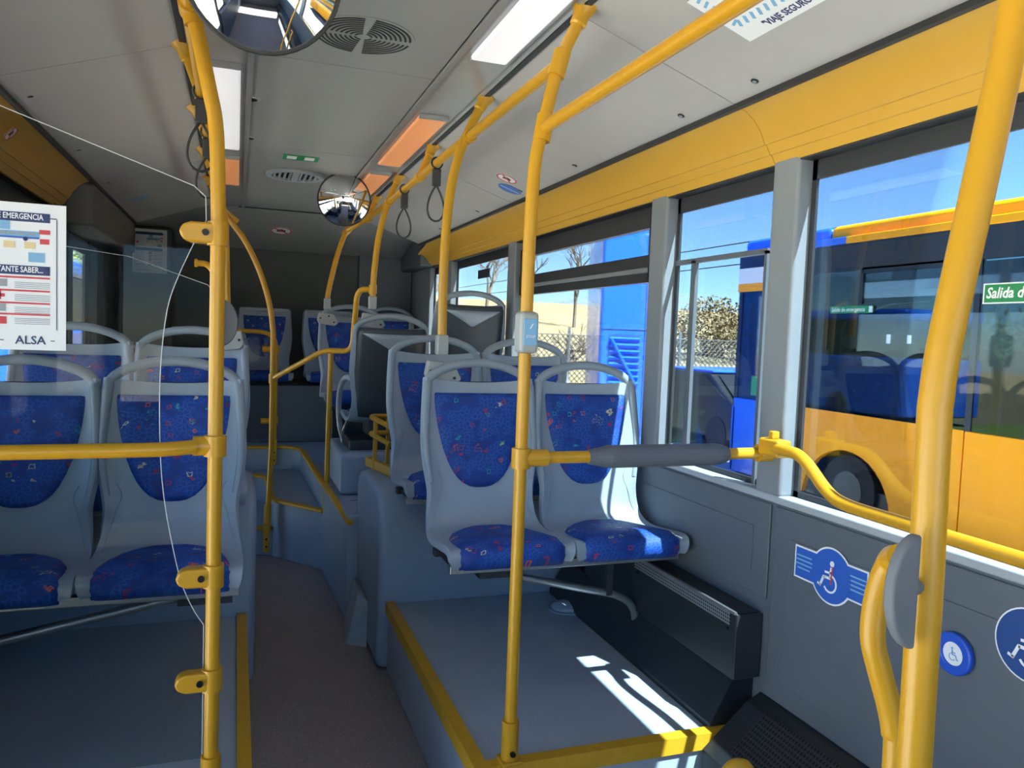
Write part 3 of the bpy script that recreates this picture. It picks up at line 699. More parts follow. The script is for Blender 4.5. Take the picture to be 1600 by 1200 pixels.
# middle pole on the right platform
p1 = pole('grab_pole', 1.97, 0.31, 'tall yellow pole standing on the corner of the right platform', 1, foot=True)
joint((0.763, 1.97, 2.053), (0.17, 0, 1), p1, 0.07); joint((0.80, 1.97, 2.225), (0.25, 0, 1), p1, 0.07)
joint((0.735, 1.97, 1.166), (0, 0, 1), p1, 0.055, 0.026, (0.075, 0, 0))
sb = thing('stop_button', (0.735, 1.95, 1.45), 'grey stop request button with a blue face on the middle pole', 'stop button')
box('housing', (0.708, 1.937, 1.452), (0.762, 1.995, 1.564), GREYB, sb, 0.012)
o = box('face', (0.716, 1.9335, 1.474), (0.7545, 1.938, 1.545), SKYP, sb, 0.004)
text('lettering', 'STOP', 0.011, (0.735, 1.9335, 1.497), X_, Z_, WHITE, o)
gm('lamp_mark', [bar_g((0.733, 1.9325, 1.518), (0.741, 1.9325, 1.532), (0, -1, 0), 0.003)], WHITE, o)
# left pole carrying the partition
pL = pole('grab_pole', 2.0, 0.31, 'near yellow pole at the aisle end of the clear left partition', -1, foot=True)
joint((mx(0.80), 2.0, 2.225), (-0.25, 0, 1), pL, 0.07); joint((mx(0.735), 2.0, 1.205), (0, 0, 1), pL, 0.05, 0.026, (-0.05, 0, 0))
for z in (1.713, 0.885, 0.625):
    o = cyl('clamp_sleeve', (mx(0.735), 2.0, z-0.028), (mx(0.735), 2.0, z+0.028), 0.0245, YEL, pL)
    tongue = [(mx(0.735)+0.012, z-0.024), (mx(0.735)-0.06, z-0.024), (mx(0.735)-0.078, z-0.016), (mx(0.735)-0.085, z), (mx(0.735)-0.078, z+0.016), (mx(0.735)-0.06, z+0.024), (mx(0.735)+0.012, z+0.024)]
    prism('clamp_tongue', tongue, 1, 1.978, 2.02, YEL, o, 0.006)
    cyl('bolt', (mx(0.735)-0.027, 1.979, z), (mx(0.735)-0.027, 1.973, z), 0.008, SCREW, o, 12)
def half_pad(name, cx_, y, z, rx, rz, s, parent, th=0.012):
    pts = [(cx_, z+rz)]+[(cx_+s*rx*math.sin(a), z+rz*math.cos(a)) for a in [math.pi*k/14 for k in range(1, 14)]]+[(cx_, z-rz)]
    return prism(name, pts, 1, y-th/2, y+th/2, PAD, parent, 0.004)
half_pad('pad', mx(0.735)+0.006, 2.02, 1.503, 0.042, 0.058, 1, pL)
# partition handrail and clear panel on the left
t = thing('partition_rail', (-0.45, 2.0, 1.205), 'horizontal yellow rail across the clear left partition', 'handrail')
tube('tube', fillet([(mx(0.735)-0.045, 1.985, 1.205), (-0.16, 1.965, 1.202), (-0.85, 1.965, 1.198)], 0.05), R, YEL, t)
gp = thing('partition_panel', (-0.5, 2.01, 0.35), 'clear smoked partition panel with a curved edge left of the near pole', 'partition')
edge = crom([(-0.074, 1.80), (-0.072, 1.745), (-0.098, 1.69), (-0.135, 1.60), (-0.155, 1.53), (-0.166, 1.43), (-0.170, 1.323), (-0.167, 1.18), (-0.158, 1.078), (-0.140, 0.97), (-0.118, 0.87), (-0.09, 0.80), (-0.066, 0.76)], 5)
edge = [(p.x, p.y) for p in [Vector((q[0], q[1], 0)) for q in [(e[0], e[1]) for e in [(-0.074, 1.80), (-0.072, 1.745)]]]]+[(p[0], p[1]) for p in [tuple(q) for q in crom([(-0.072, 1.745, 0), (-0.098, 1.69, 0), (-0.135, 1.60, 0), (-0.155, 1.53, 0), (-0.166, 1.43, 0), (-0.170, 1.323, 0), (-0.167, 1.18, 0), (-0.158, 1.078, 0), (-0.140, 0.97, 0), (-0.118, 0.87, 0), (-0.09, 0.80, 0), (-0.066, 0.76, 0)], 5)][1:]]+[(-0.066, 0.42)]
poly = [(-0.855, 0.42), (-0.855, 2.08), (-0.491, 1.956), (-0.10, 1.823)]+edge
n_ = len(poly)
mesh('sheet', [(p[0], 2.010, p[1]) for p in poly], [tuple(range(n_))], GL_P, gp)
ep = [(-0.855, 2.010, 2.08), (-0.491, 2.010, 1.956), (-0.10, 2.010, 1.823)]+[(p[0], 2.010, p[1]) for p in edge]
tube('polished_edge', ep, 0.0011, GL_E, gp, n=6)
# notice on the partition
def notice(name, c, w, h, lab, detail=True, nx=X_, ny=Z_):
    nn = nx.cross(ny); c = Vector(c); t = thing(name, c-ny*h/2, lab, 'notice')
    L = lambda x, z: c+nx*(x*w)+ny*(z*h)        # x,z in -.5..+.5
    mesh('sheet', *plate_g(c, nx, ny, w, h, 0.0015), WHITE, t)
    def bars(nm, lst, mat, off=0.0018):
        if nm == 'text_line':
            o = gm(nm, [plate_g(L(x, z), nx, ny, ww*w, hh*h, 0.0006, off) for x, z, ww, hh in lst], mat, t); o['kind'] = 'stuff'; return
        for x, z, ww, hh in lst: mesh(nm, *plate_g(L(x, z), nx, ny, ww*w, hh*h, 0.0006, off), mat, t)
    for z in (0.405, 0.045): bars('heading_band', [(-0.02, z, 0.80, 0.062)], NAVY)
    bars('border_line', [(0.43, 0.02, 0.006, 0.76), (-0.43, 0.02, 0.006, 0.76), (-0.19, -0.435, 0.46, 0.006), (0.405, 0.405, 0.05, 0.006), (0.40, -0.435, 0.03, 0.006)], NAVY)
    if detail:
        text('lettering', 'DE EMERGENCIA', 0.0175*h/0.325, L(0.33, 0.407), nx, ny, WHITE, t, 'RIGHT', 0.74, bold=0.0003)
        text('lettering', 'IMPORTANTE SABER...', 0.0175*h/0.325, L(0.33, 0.047), nx, ny, WHITE, t, 'RIGHT', 0.74, bold=0.0003)
        text('lettering', 'ALSA', 0.026, L(0.235, -0.435), nx, ny, NAVY, t, 'CENTER', 1.0, bold=0.0003)
        text('lettering', '5', 0.018, L(-0.13, 0.145), nx, ny, REDP, t, bold=0.0004)
    bars('vehicle_picture', [(0.10, 0.285, 0.40, 0.05)], SKYP); bars('vehicle_windows', [(-0.04+0.07*k, 0.293, 0.055, 0.018) for k in range(5)], GREYP, 0.0025); bars('vehicle_skirt', [(0.10, 0.266, 0.40, 0.012)], BLUEP, 0.0025)
    for xx in (-0.02, 0.20): mesh('vehicle_wheel', *disc_g(L(xx, 0.258)+nn*0.0032, nx, ny, 0.018*w, None, 14, 0.0005), NAVY, t)
    bars('picture_frame', [(0.03, 0.345, 0.11, 0.06), (0.28, 0.135, 0.12, 0.065)], SKYP)
    bars('pictogram', [(-0.07, 0.215, 0.08, 0.045), (0.08, 0.215, 0.08, 0.045), (0.23, 0.215, 0.08, 0.045)], TANP)
    bars('red_pictogram', [(0.34, 0.31, 0.08, 0.03), (0.34, 0.245, 0.07, 0.035), (0.01, -0.13, 0.075, 0.022), (0.01, -0.13, 0.022, 0.06), (0.01, -0.30, 0.10, 0.05), (-0.36, 0.2, 0.06, 0.05)], REDP)
    bars('red_heading', [(0.17, -0.005, 0.42, 0.012), (0.17, -0.095, 0.42, 0.012), (0.17, -0.18, 0.42, 0.012), (0.17, -0.257, 0.42, 0.012)]+[(-0.30, z, 0.20, 0.012) for z in (-0.1, -0.2, -0.3)], REDP)
    tx = []
    for z0 in (-0.04, -0.125, -0.21, -0.285):
        for k in range(4): tx.append((0.25, z0-0.012*k, 0.26, 0.004)); tx.append((-0.28, z0-0.012*k, 0.26, 0.004))
    for k in range(6): tx.append((-0.28, 0.33-0.04*k, 0.24, 0.004))
    bars('text_line', tx, GREYP)
    bars('picture_box', [(0.01, -0.045, 0.11, 0.05), (0.01, -0.213, 0.09, 0.05)], GREYP)
    return t
notice('emergency_notice', (-0.497, 2.006, 1.588), 0.264, 0.325, 'white emergency notice headed EMERGENCIA stuck on the clear partition')
notice('rear_notice', (-0.66, YB-0.455, 2.055), 0.25, 0.345, 'small grey-looking notice sheet on the dark rear panel at left', False)

# overhead rails
def overhead(s):
    f = (lambda x: x) if s > 0 else mx
    side = 'right' if s > 0 else 'left'
    t = thing('overhead_rail', (f(0.806), 3.7, 2.23), 'long yellow overhead rail running along the %s light trough to the rear' % side, 'overhead rail')
    y0 = 1.97 if s > 0 else -1.0
    tube('tube', fillet([(f(0.803), y0, 2.229), (f(0.806), 5.05, 2.229), (f(0.775), 5.33, 2.215), (f(0.70), 5.42, 2.17)], 0.2), R, YEL, t)
    for y in ((2.85, 4.47) if s > 0 else (2.0, 3.5)): joint((f(0.805), y, 2.229), (0, 1, 0), t, 0.07)
    ys = (3.68, 5.24) if s > 0 else (1.2, 2.75, 4.3, 5.1)
    for y in ys:
        o = tube('stub', [(f(0.808), y, 2.23), (f(0.845), y, 2.33), (f(0.866), y, 2.385)], R, YEL, t); anchor((f(0.868), y, 2.388), (f(0.85)-f(0.868), 0, -0.05), t); joint((f(0.806), y, 2.229), (0, 1, 0), t, 0.07)
overhead(1); overhead(-1)
t = thing('overhead_rail', (0.763, 0.9, 2.05), 'yellow overhead rail running from the middle pole towards the viewer', 'overhead rail')
tube('tube', [(0.763, 1.97, 2.053), (0.763, -1.5, 2.053)], R, YEL, t); joint((0.763, 0.62, 2.053), (0, 1, 0), t, 0.08)
# poles rooted on seats
p2 = thing('grab_pole', (0.728, 2.85, 1.40), 'yellow pole rising from the grey clamp on the front aisle seat handle', 'grab pole', 'yellow grab poles')
tube('tube', crom([(0.728, 2.85, 1.46), (0.726, 2.85, 1.60), (0.726, 2.85, 1.75), (0.731, 2.85, 1.90), (0.745, 2.85, 2.046), (0.772, 2.85, 2.166), (0.81, 2.85, 2.265), (0.866, 2.85, 2.385)], 6), R, YEL, p2)
anchor((0.868, 2.85, 2.388), (-0.03, 0, -0.06), p2); seat_bracket((0.728, 2.85, 1.49), p2)
p4 = thing('grab_pole', (0.727, 4.47, 1.60), 'yellow pole clamped to the dark rear-facing aisle seat', 'grab pole', 'yellow grab poles')
tube('tube', crom([(0.727, 4.47, 1.66), (0.729, 4.47, 1.76), (0.735, 4.47, 1.86), (0.754, 4.47, 2.03), (0.80, 4.47, 2.225), (0.866, 4.47, 2.385)], 6), R, YEL, p4)
anchor((0.868, 4.47, 2.388), (-0.03, 0, -0.06), p4); seat_bracket((0.727, 4.47, 1.69), p4); joint((0.727, 4.47, 1.729), (0, 0, 1), p4, 0.05, 0.0235)
p5 = thing('grab_pole', (0.575, 5.40, 1.62), 'rearmost yellow pole curving up from the last aisle seat', 'grab pole', 'yellow grab poles')
tube('tube', crom([(0.575, 5.43, 1.67), (0.583, 5.43, 1.74), (0.60, 5.43, 1.83), (0.636, 5.43, 1.99), (0.69, 5.43, 2.15), (0.735, 5.42, 2.20)], 6), R, YEL, p5)
seat_bracket((0.577, 5.43, 1.70), p5); joint((0.70, 5.43, 2.165), (0.5, 0, 0.6), p5, 0.06)
# bent rail linking the last poles, with its post
t = thing('bent_handrail', (0.53, 4.8, 0.40), 'bent yellow handrail on a post beside the rear aisle steps', 'handrail')
tube('tube', fillet([(0.727, 4.47, 1.729), (0.645, 4.5, 1.725), (0.645, 4.66, 1.365), (0.50, 4.80, 1.366), (0.219, 5.15, 1.166)], 0.07), R*0.95, YEL, t)
tube('post', [(0.538, 4.79, 1.36), (0.533, 4.80, 0.75), (0.53, 4.80, 0.40)], R*0.95, YEL, t)
o = box('foot_bracket', (0.512, 4.765, 0.38), (0.55, 4.805, 0.55), YSTRIP, t, 0.006)
for z in (0.41, 0.46): cyl('bolt', (0.531, 4.766, z), (0.531, 4.761, z), 0.006, SCREW, o, 8)
# curved pole beside the door
t = thing('grab_pole', (0.205, 5.15, 0.1), 'curved yellow pole bowing over the rear aisle from the left rail to the step', 'grab pole', 'yellow grab poles')
tube('tube', [(0.203, 5.15, 0.22), (0.22, 5.15, 0.72), (0.219, 5.15, 1.17)]+crom([(0.218, 5.15, 1.456), (0.196, 5.15, 1.617), (0.139, 5.15, 1.814), (0.049, 5.15, 2.005), (-0.058, 5.15, 2.15), (-0.115, 5.15, 2.225)], 6), R, YEL, t)
joint((0.219, 5.15, 1.166), (0, 0, 1), t, 0.06, 0.024)
o = cyl('foot_socket', (0.202, 5.15, 0.20), (0.205, 5.15, 0.36), 0.023, YSTRIP, t)
o = box('foot_bracket', (0.178, 5.12, 0.05), (0.218, 5.16, 0.24), YSTRIP, t, 0.006)
for z in (0.09, 0.14): cyl('bolt', (0.198, 5.121, z), (0.198, 5.116, z), 0.007, SCREW, o, 8)
t = thing('door_guard_rail', (0.288, 6.3, 0.5), 'second yellow post with a short horizontal rail behind the curved pole', 'handrail')
tube('tube', fillet([(-0.45, 6.28, 1.452), (0.21, 6.28, 1.454), (0.288, 6.28, 1.40), (0.288, 6.28, 0.50)], 0.09), R, YEL, t)
for z in (1.32, 0.764):
    o = cyl('clamp_sleeve', (0.288, 6.28, z-0.03), (0.288, 6.28, z+0.03), 0.026, YEL, t)
    tube('clamp_peg', [(0.288, 6.27, z), (0.185, 6.27, z)], [0.02, 0.024], YEL, t)
box('foot_bracket', (0.268, 6.255, 0.42), (0.308, 6.30, 0.62), YSTRIP, t, 0.006)
for z in (0.46, 0.52): cyl('bolt', (0.288, 6.256, z), (0.288, 6.25, z), 0.008, SCREW, t, 8)
t = thing('partition_panel', (-0.2, 6.27, 0.8), 'clear guard panel held by the second post near the side door', 'partition')
mesh('sheet', [(-0.45, 6.29, 0.62), (0.27, 6.29, 0.62), (0.27, 6.29, 1.40), (-0.45, 6.29, 1.40)], [(0, 1, 2, 3)], GL_Q, t)
# left pole clamped to second row seat
p6 = thing('grab_pole', (-0.04, 3.5, 1.42), 'yellow pole hidden behind the near left pole, clamped to the second-row seat', 'grab pole', 'yellow grab poles')
tube('tube', crom([(-0.042, 3.5, 1.55), (-0.046, 3.5, 1.68), (-0.05, 3.5, 1.80), (-0.058, 3.5, 1.93), (-0.085, 3.5, 2.08), (-0.118, 3.5, 2.229), (mx(0.866), 3.5, 2.385)], 6), R, YEL, p6)
anchor((mx(0.868), 3.5, 2.388), (0.03, 0, -0.06), p6); seat_bracket((-0.035, 3.5, 1.57), p6, -1)
t = thing('partition_panel', (-0.45, 3.62, 0.9), 'second clear partition panel with a sloping top behind the left seats', 'partition')
poly = [(-0.85, 0.82), (-0.85, 1.81), (-0.647, 1.79), (-0.429, 1.766), (-0.119, 1.665), (-0.08, 1.60), (-0.08, 0.82)]
mesh('sheet', [(p[0], 3.62, p[1]) for p in poly], [tuple(range(len(poly)))], GL_Q, t)
tube('polished_edge', [(p[0], 3.62, p[1]) for p in poly[1:]], 0.0015, GL_E, t, n=5)
t = thing('wall_hook_rail', (-0.14, 3.72, 1.5), 'short hooked yellow rail end left of the partition pole', 'handrail')
tube('tube', fillet([(-0.175, 3.7, 1.762), (-0.12, 3.7, 1.762), (-0.085, 3.7, 1.70), (-0.08, 3.7, 1.45)], 0.06), 0.013, YEL, t); cyl('end_collar', (-0.178, 3.7, 1.762), (-0.166, 3.7, 1.762), 0.018, YEL, t)

# padded transverse rail and wall rail
t = thing('padded_rail', (1.1, 1.97, 1.16), 'yellow cross rail with a thick grey foam sleeve from the middle pole to the pillar', 'handrail')
tube('tube', [(0.78, 1.97, 1.166), (1.545, 1.962, 1.17)], R, YEL, t)
mesh('foam_sleeve', *sweep_g([(0.935, 1.97, 1.166), (0.955, 1.97, 1.166), (0.99, 1.97, 1.166), (1.0, 1.97, 1.166), (1.345, 1.965, 1.168), (1.37, 1.965, 1.168), (1.39, 1.965, 1.168)], [.021, .0235, .031, .033, .033, .029, .023], 20), SLEEVE, t); sharp(t.children[-1], 0.6)
tube('end_collar', [(1.50, 1.962, 1.17), (1.552, 1.962, 1.17)], 0.027, YEL, t)
t = thing('wall_rail', (1.49, 1.2, 1.08), 'bright yellow handrail bending down from the pillar and running along the window sill', 'handrail')
tube('tube', fillet([(1.51, 1.93, 1.196), (1.49, 1.83, 1.198), (1.49, 1.755, 1.196), (1.49, 1.64, 1.105), (1.49, 1.57, 1.092), (1.49, -0.1, 1.08), (1.53, -0.2, 1.08)], 0.06), R, YEL, t)
box('clamp', (1.485, 1.855, 1.17), (1.537, 1.945, 1.222), YEL, t, 0.008); box('clamp_lever', (1.495, 1.89, 1.222), (1.52, 1.912, 1.245), YEL, t, 0.004)
box('stand_off', (1.49, 0.75, 1.072), (1.54, 0.78, 1.088), YEL, t, 0.004)
# near right pole
pn = thing('grab_pole', (0.69, 0.615, 0.0), 'thick yellow pole nearest the viewer at the right with a kink', 'grab pole', 'yellow grab poles')
tube('tube', [(0.672, 0.602, 0.0), (0.676, 0.604, 0.6), (0.683, 0.604, 1.064), (0.690, 0.612, 1.263), (0.692, 0.617, 1.38)]+crom([(0.694, 0.62, 1.44), (0.703, 0.622, 1.506), (0.730, 0.622, 1.649), (0.753, 0.622, 1.771), (0.768, 0.622, 1.872), (0.775, 0.622, 1.96), (0.80, 0.622, 2.20), (0.866, 0.622, 2.385)], 6), R, YEL, pn, n=24)
anchor((0.868, 0.622, 2.388), (-0.05, 0, -0.1), pn); base_foot((0.672, 0.602, 0.0), pn)
half_pad('pad', 0.658, 0.597, 1.254, 0.035, 0.060, -1, pn, 0.014); cyl('pad_mount', (0.650, 0.60, 1.254), (0.684, 0.612, 1.254), 0.008, PAD, pn, 10)
t = thing('loop_handle', (0.75, 0.72, 0.9), 'yellow bent tube handle behind the grey pad of the nearest pole', 'handrail')
tube('tube', crom([(0.725, 0.68, 1.262), (0.747, 0.715, 1.245), (0.742, 0.726, 1.20), (0.737, 0.724, 1.15), (0.745, 0.718, 1.11), (0.757, 0.712, 1.068), (0.764, 0.707, 1.03), (0.766, 0.704, 0.98), (0.766, 0.70, 0.5), (0.766, 0.70, 0.02)], 6), R*0.85, YEL, t, n=18)
t = thing('floor_bollard', (1.0, 1.42, 0), 'rounded yellow tube top just visible at the bottom edge', 'handrail')
tube('tube', fillet([(1.17, 1.575, 0.0), (1.165, 1.575, 0.449), (1.23, 1.565, 0.449), (1.225, 1.565, 0.0)], 0.05), R, YEL, t)
# rack behind second row right
t = thing('luggage_guard', (0.72, 3.85, 0.8), 'yellow tubular guard on the wheel box behind the second right seat', 'guard rail')
for z in (1.06, 0.975): tube('rail', fillet([(0.95, 3.95, z), (0.645, 3.95, z), (0.70, 3.66, z-0.02)], 0.04), 0.013, YEL, t)
for x, y in ((0.74, 3.95), (0.66, 3.86)): cyl('upright', (x, y, 0.79), (x, y, 1.06), 0.011, YEL, t, 10)
prism('base_bar', [(0.63, 3.98), (0.66, 3.98), (0.73, 3.64), (0.70, 3.64)], 2, 0.80, 0.85, YEL, t, 0.006)

# hanging straps
def strap(f, y, lab):
    x = f(0.806); t = thing('hanging_strap', (x, y, 1.98), lab, 'hanging strap', 'dark hanging strap loops')
    tube('rail_loop', [(x+0.024*math.cos(a), y, 2.229+0.024*math.sin(a)) for a in [2*math.pi*k/16 for k in range(16)]], 0.004, STRAP, t, n=8, closed=True)
    box('block', (x-0.018, y-0.012, 2.13), (x+0.018, y+0.012, 2.205), STRAP, t, 0.005)
    pts = []
    for k in range(25):
        a = 2*math.pi*k/25; w = 0.050*math.sin(a)*(math.sin(a/2)**0.9)
        pts.append((x+w, y+0.01*math.sin(a), 2.135-0.155*(1-math.cos(a))/2))
    tube('loop', pts, 0.0045, STRAP, t, n=8, closed=True)
idf = lambda x: x
strap(idf, 3.34, 'dark hanging strap loop on the right rail, nearer one')
strap(idf, 4.03, 'dark hanging strap loop on the right rail, farther one beside the small mirror')
strap(mx, 2.70, 'dark hanging strap on the left rail beside the big pole, nearer one')
strap(mx, 3.25, 'dark hanging strap on the left rail, farther one')

# ================================================================ MIRRORS AND CEILING FITTINGS
def mirror(c, r, target, lab, stem):
    c = Vector(c); nrm = (Vector(target)-c).normalized(); t = thing('convex_mirror', c, lab, 'convex mirror')
    ux = nrm.cross(Z_).normalized(); uy = ux.cross(nrm).normalized(); rows = []; Rs = r*2.2
    V, Fs = [c+nrm*(Rs-0)*0.0], []
    V = []; n, m = 40, 10
    for i in range(m+1):
        rr = r*i/m; h = math.sqrt(Rs*Rs-rr*rr)-math.sqrt(Rs*Rs-r*r)
        for k in range(n): a = 2*math.pi*k/n; V.append(c+nrm*h+(ux*math.cos(a)+uy*math.sin(a))*max(rr, 1e-4))
    for i in range(m):
        for k in range(n): Fs.append((i*n+k, i*n+(k+1) % n, (i+1)*n+(k+1) % n, (i+1)*n+k))
    mesh('mirror_face', V, Fs, MIRROR, t, True)
    back = [c-nrm*0.03+(ux*math.cos(a)+uy*math.sin(a))*r*0.8 for a in [2*math.pi*k/n for k in range(n)]]+[c+(ux*math.cos(a)+uy*math.sin(a))*r*1.01 for a in [2*math.pi*k/n for k in range(n)]]
    mesh('housing', back, [tuple(range(n))]+[(k, (k+1) % n, (k+1) % n+n, k+n) for k in range(n)], DARK, t)
    tube('rim', [c+(ux*math.cos(a)+uy*math.sin(a))*r for a in [2*math.pi*k/n for k in range(n)]], 0.005, DARK, t, n=6, closed=True)
    tube('stem', [c-nrm*0.025, stem], 0.012, DARK, t)
mirror((0.038, 1.66, 2.195), 0.150, (0.12, -0.6, 1.75), 'large round convex mirror hanging at the top of the view', (0.02, 1.85, 2.385))
mirror((0.583, 4.70, 2.255), 0.150, (0.1, 1.0, 1.75), 'small round convex mirror farther back under the ceiling', (0.60, 4.85, 2.385))
def disc(name, c, r, mat, parent, nx=X_, ny=-Y_, th=0.003, n=32): return mesh(name, *disc_g(c, nx, ny, r, None, n, th), mat, parent)
# nx x ny must point down for ceiling items: X x -Y = -Z
sp = thing('ceiling_speaker', (0.35, 2.45, ZC-0.003), 'round perforated speaker grille in the ceiling centre panel', 'speaker grille')
disc('plate', (0.35, 2.45, ZC-0.0005), 0.155, CEILC, sp, th=0.002)
gs = []
for k in range(9):
    r0 = 0.022+0.0145*k
    for q in range(4): gs.append(ring_g((0.35, 2.45, ZC-0.0028), X_, -Y_, r0, r0+0.0065, 20, 0.0012, q*math.pi/2+0.16/(1+k*0.3)+0.06, (q+1)*math.pi/2-0.16/(1+k*0.3)-0.06))
gm('slot_rings', gs, DARK, sp)
vt = thing('ceiling_vent', (0.31, 4.8, ZC-0.02), 'oval pale louvred air vent in the rear ceiling', 'air vent')
mesh('rim', *ring_g((0.31, 4.80, ZC-0.001), X_, -Y_, 0.135, 0.165, 36, 0.016), SILL, vt)
disc('recess', (0.31, 4.80, ZC-0.001), 0.14, DARK, vt, th=0.002)
for k in range(-4, 5):
    if k == 0: continue
    x = 0.31+k*0.029; L = math.sqrt(max(0.0, 0.138**2-(k*0.029)**2)); gm('slat', [boxg((x-0.006, 4.80-L, ZC-0.014), (x+0.006, 4.80+L, ZC-0.002))], SILL, vt)
gm('centre_bar', [boxg((0.292, 4.665, ZC-0.015), (0.328, 4.935, ZC-0.002))], SILL, vt)
es = thing('exit_sticker', (0.30, 4.32, ZC-0.003), 'small green emergency hatch sticker on the ceiling', 'sticker')
gm('sheet', [boxg((0.215, 4.26, ZC-0.002), (0.395, 4.38, ZC+0.0))], GREENP, es)
gm('white_square', [boxg((0.235, 4.285, ZC-0.003), (0.285, 4.355, ZC-0.002)), boxg((0.325, 4.285, ZC-0.003), (0.375, 4.355, ZC-0.002))], WHITE, es)
for y, w in ((2.47, 'nearest'), (3.30, 'middle'), (3.98, 'farthest')):
    t = thing('panel_latch', (0.025, y, ZC-0.006), 'round ceiling panel latch on the left panel edge, %s' % w, 'latch'); disc('ring', (0.045, y, ZC-0.0005), 0.03, SILL, t, th=0.004); disc('key_hole', (0.045, y, ZC-0.004), 0.019, SCREW, t, th=0.003)
nslope_r = Vector((-(2.386-2.211), 0, -(1.390-0.872))).normalized()       # points down and inwards
dslope_r = Vector((1.390-0.872, 0, 2.211-2.386)).normalized()
def on_slope(x, y, s=1, d=0.001):
    z = 2.386+(x-0.872)*(2.211-2.386)/(1.390-0.872); p = Vector((x, y, z))+nslope_r*d
    return p if s > 0 else Vector((mx(p.x), p.y, p.z))
for y in (0.9, 1.86, 2.24, 3.08, 3.75, 4.5, 5.4):
    t = thing('panel_screw', on_slope(1.341, y), 'small screw in the right ceiling slope at %s' % {0.9: 'the ceiling poster', 1.86: 'the nearest bright spot', 2.24: 'the second bright spot', 3.08: 'the middle of the panel', 3.75: 'the round stickers', 4.5: 'the far panel', 5.4: 'the rear end'}[y], 'screw')
    mesh('ring', *disc_g(on_slope(1.341, y), dslope_r, -Y_ if False else Y_*-1, 0.011, None, 16, 0.002), SCREW, t); mesh('head', *disc_g(on_slope(1.341, y, 1, 0.003), dslope_r, Y_*-1, 0.006, None, 12, 0.001), METAL, t)
for y in (2.1, 3.02, 3.86, 4.68):
    dl = Vector((-dslope_r.x, 0, dslope_r.z)); t = thing('panel_screw', on_slope(1.345, y, -1), 'small dark screw in the left ceiling slope, %s' % {2.1: 'nearest', 3.02: 'by the partition top edge', 3.86: 'seen through the partition', 4.68: 'farthest'}[y], 'screw')
    mesh('head', *disc_g(on_slope(1.345, y, -1), Y_, dl, 0.009, None, 14, 0.003), SCREW, t)
# round stickers
def no_sign(name, c, nx, ny, r, lab, icon=True, ringmat=REDP, bg=WHITE, slash=True):
    c = Vector(c); nx, ny = Vector(nx).normalized(), Vector(ny).normalized(); nn = nx.cross(ny); t = thing(name, c, lab, 'sticker')
    mesh('disc', *disc_g(c, nx, ny, r, None, 32, 0.001), bg, t); mesh('ring', *ring_g(c+nn*0.001, nx, ny, r*0.82, r*0.98, 32, 0.0006), ringmat, t)
    if icon: gm('camera_symbol', [plate_g(c, nx, ny, r*0.75, r*0.5, 0.0006, 0.001), plate_g(c+ny*r*0.3, nx, ny, r*0.3, r*0.2, 0.0006, 0.001)], SCREW, t)
    if slash: gm('slash', [bar_g(c-nx*r*0.62+ny*r*0.62+nn*0.0018, c+nx*r*0.62-ny*r*0.62+nn*0.0018, nn, r*0.16, 0.0005)], ringmat, t)
    return t
no_sign('no_smoking_sticker', on_slope(1.235, 3.66), dslope_r, -Y_, 0.055, 'white and red prohibition sticker on the right ceiling slope', True)
bs = thing('blue_sticker', on_slope(1.29, 3.72), 'round blue sticker beside the prohibition sticker on the right slope', 'sticker')
mesh('disc', *disc_g(on_slope(1.30, 3.80), dslope_r, -Y_, 0.062, None, 32, 0.001), BLUEP, bs); gm('white_band', [plate_g(on_slope(1.30, 3.80), dslope_r, -Y_, 0.11, 0.018, 0.0006, 0.001)], SKYP, bs)
dsl = Vector((dslope_r.x, 0, -dslope_r.z)); 
no_sign('left_slope_sticker', on_slope(1.27, 5.35, -1), dsl, -Y_, 0.06, 'faded round blue-grey sticker on the left ceiling slope', False, SKYP, SKYP)
nsl = Vector((0, -(2.40-2.17), -1.0)).normalized()
no_sign('no_camera_sticker', Vector((0.335, 6.78, 2.40-0.48*0.23))+nsl*0.002, X_, Vector((0, -1.0, 0.23)), 0.09, 'red ringed no-photography sticker on the rear ceiling slope')
cyl_t = thing('rear_sensor', (0.87, 6.62, 2.32), 'small black round sensor on the rear ceiling slope', 'sensor'); disc('cap', (0.87, 6.62, 2.326), 0.022, SCREW, cyl_t, th=0.006)
# no-camera sticker on left cove
no_sign('cove_sticker', (mx(1.4735)+0.0005, 3.32, 2.159), Y_, Vector((0.026, 0, 0.030)), 0.034, 'red ringed no-photography sticker on the left yellow cove')
# ceiling poster
pz = thing('ceiling_poster', on_slope(1.1, 1.4), 'white ceiling poster reading VIAJE SEGURO behind the near overhead rail', 'poster')
pc = on_slope(1.125, 1.30, 1, 0.001); px_, py_ = -Y_, -dslope_r
# px x py must equal nslope
if px_.cross(py_).dot(nslope_r) < 0: raise Exception('poster frame')
PWd, PHt = 0.84, 0.20
L = lambda a, b: pc+px_*a+py_*b
mesh('sheet', *plate_g(pc, px_, py_, PWd, PHt, 0.001), WHITE, pz)
hs = []
for k in range(30): hs.append(bar_g(L(-0.385+0.026*k, -0.045)+nslope_r*0.0012, L(-0.373+0.026*k, -0.022)+nslope_r*0.0012, nslope_r, 0.009, 0.0005))
for k in range(6): hs.append(bar_g(L(-0.40, -0.03+0.022*k)+nslope_r*0.0012, L(-0.375, -0.02+0.022*k)+nslope_r*0.0012, nslope_r, 0.008, 0.0005))
gm('hatch_border', hs, SKYP, pz)
text('lettering', '"VIAJE SEGURO CON', 0.030, L(-0.332, -0.075), px_, py_, NAVY, pz, 'LEFT', 0.8, off=0.0015, bold=0.0003)
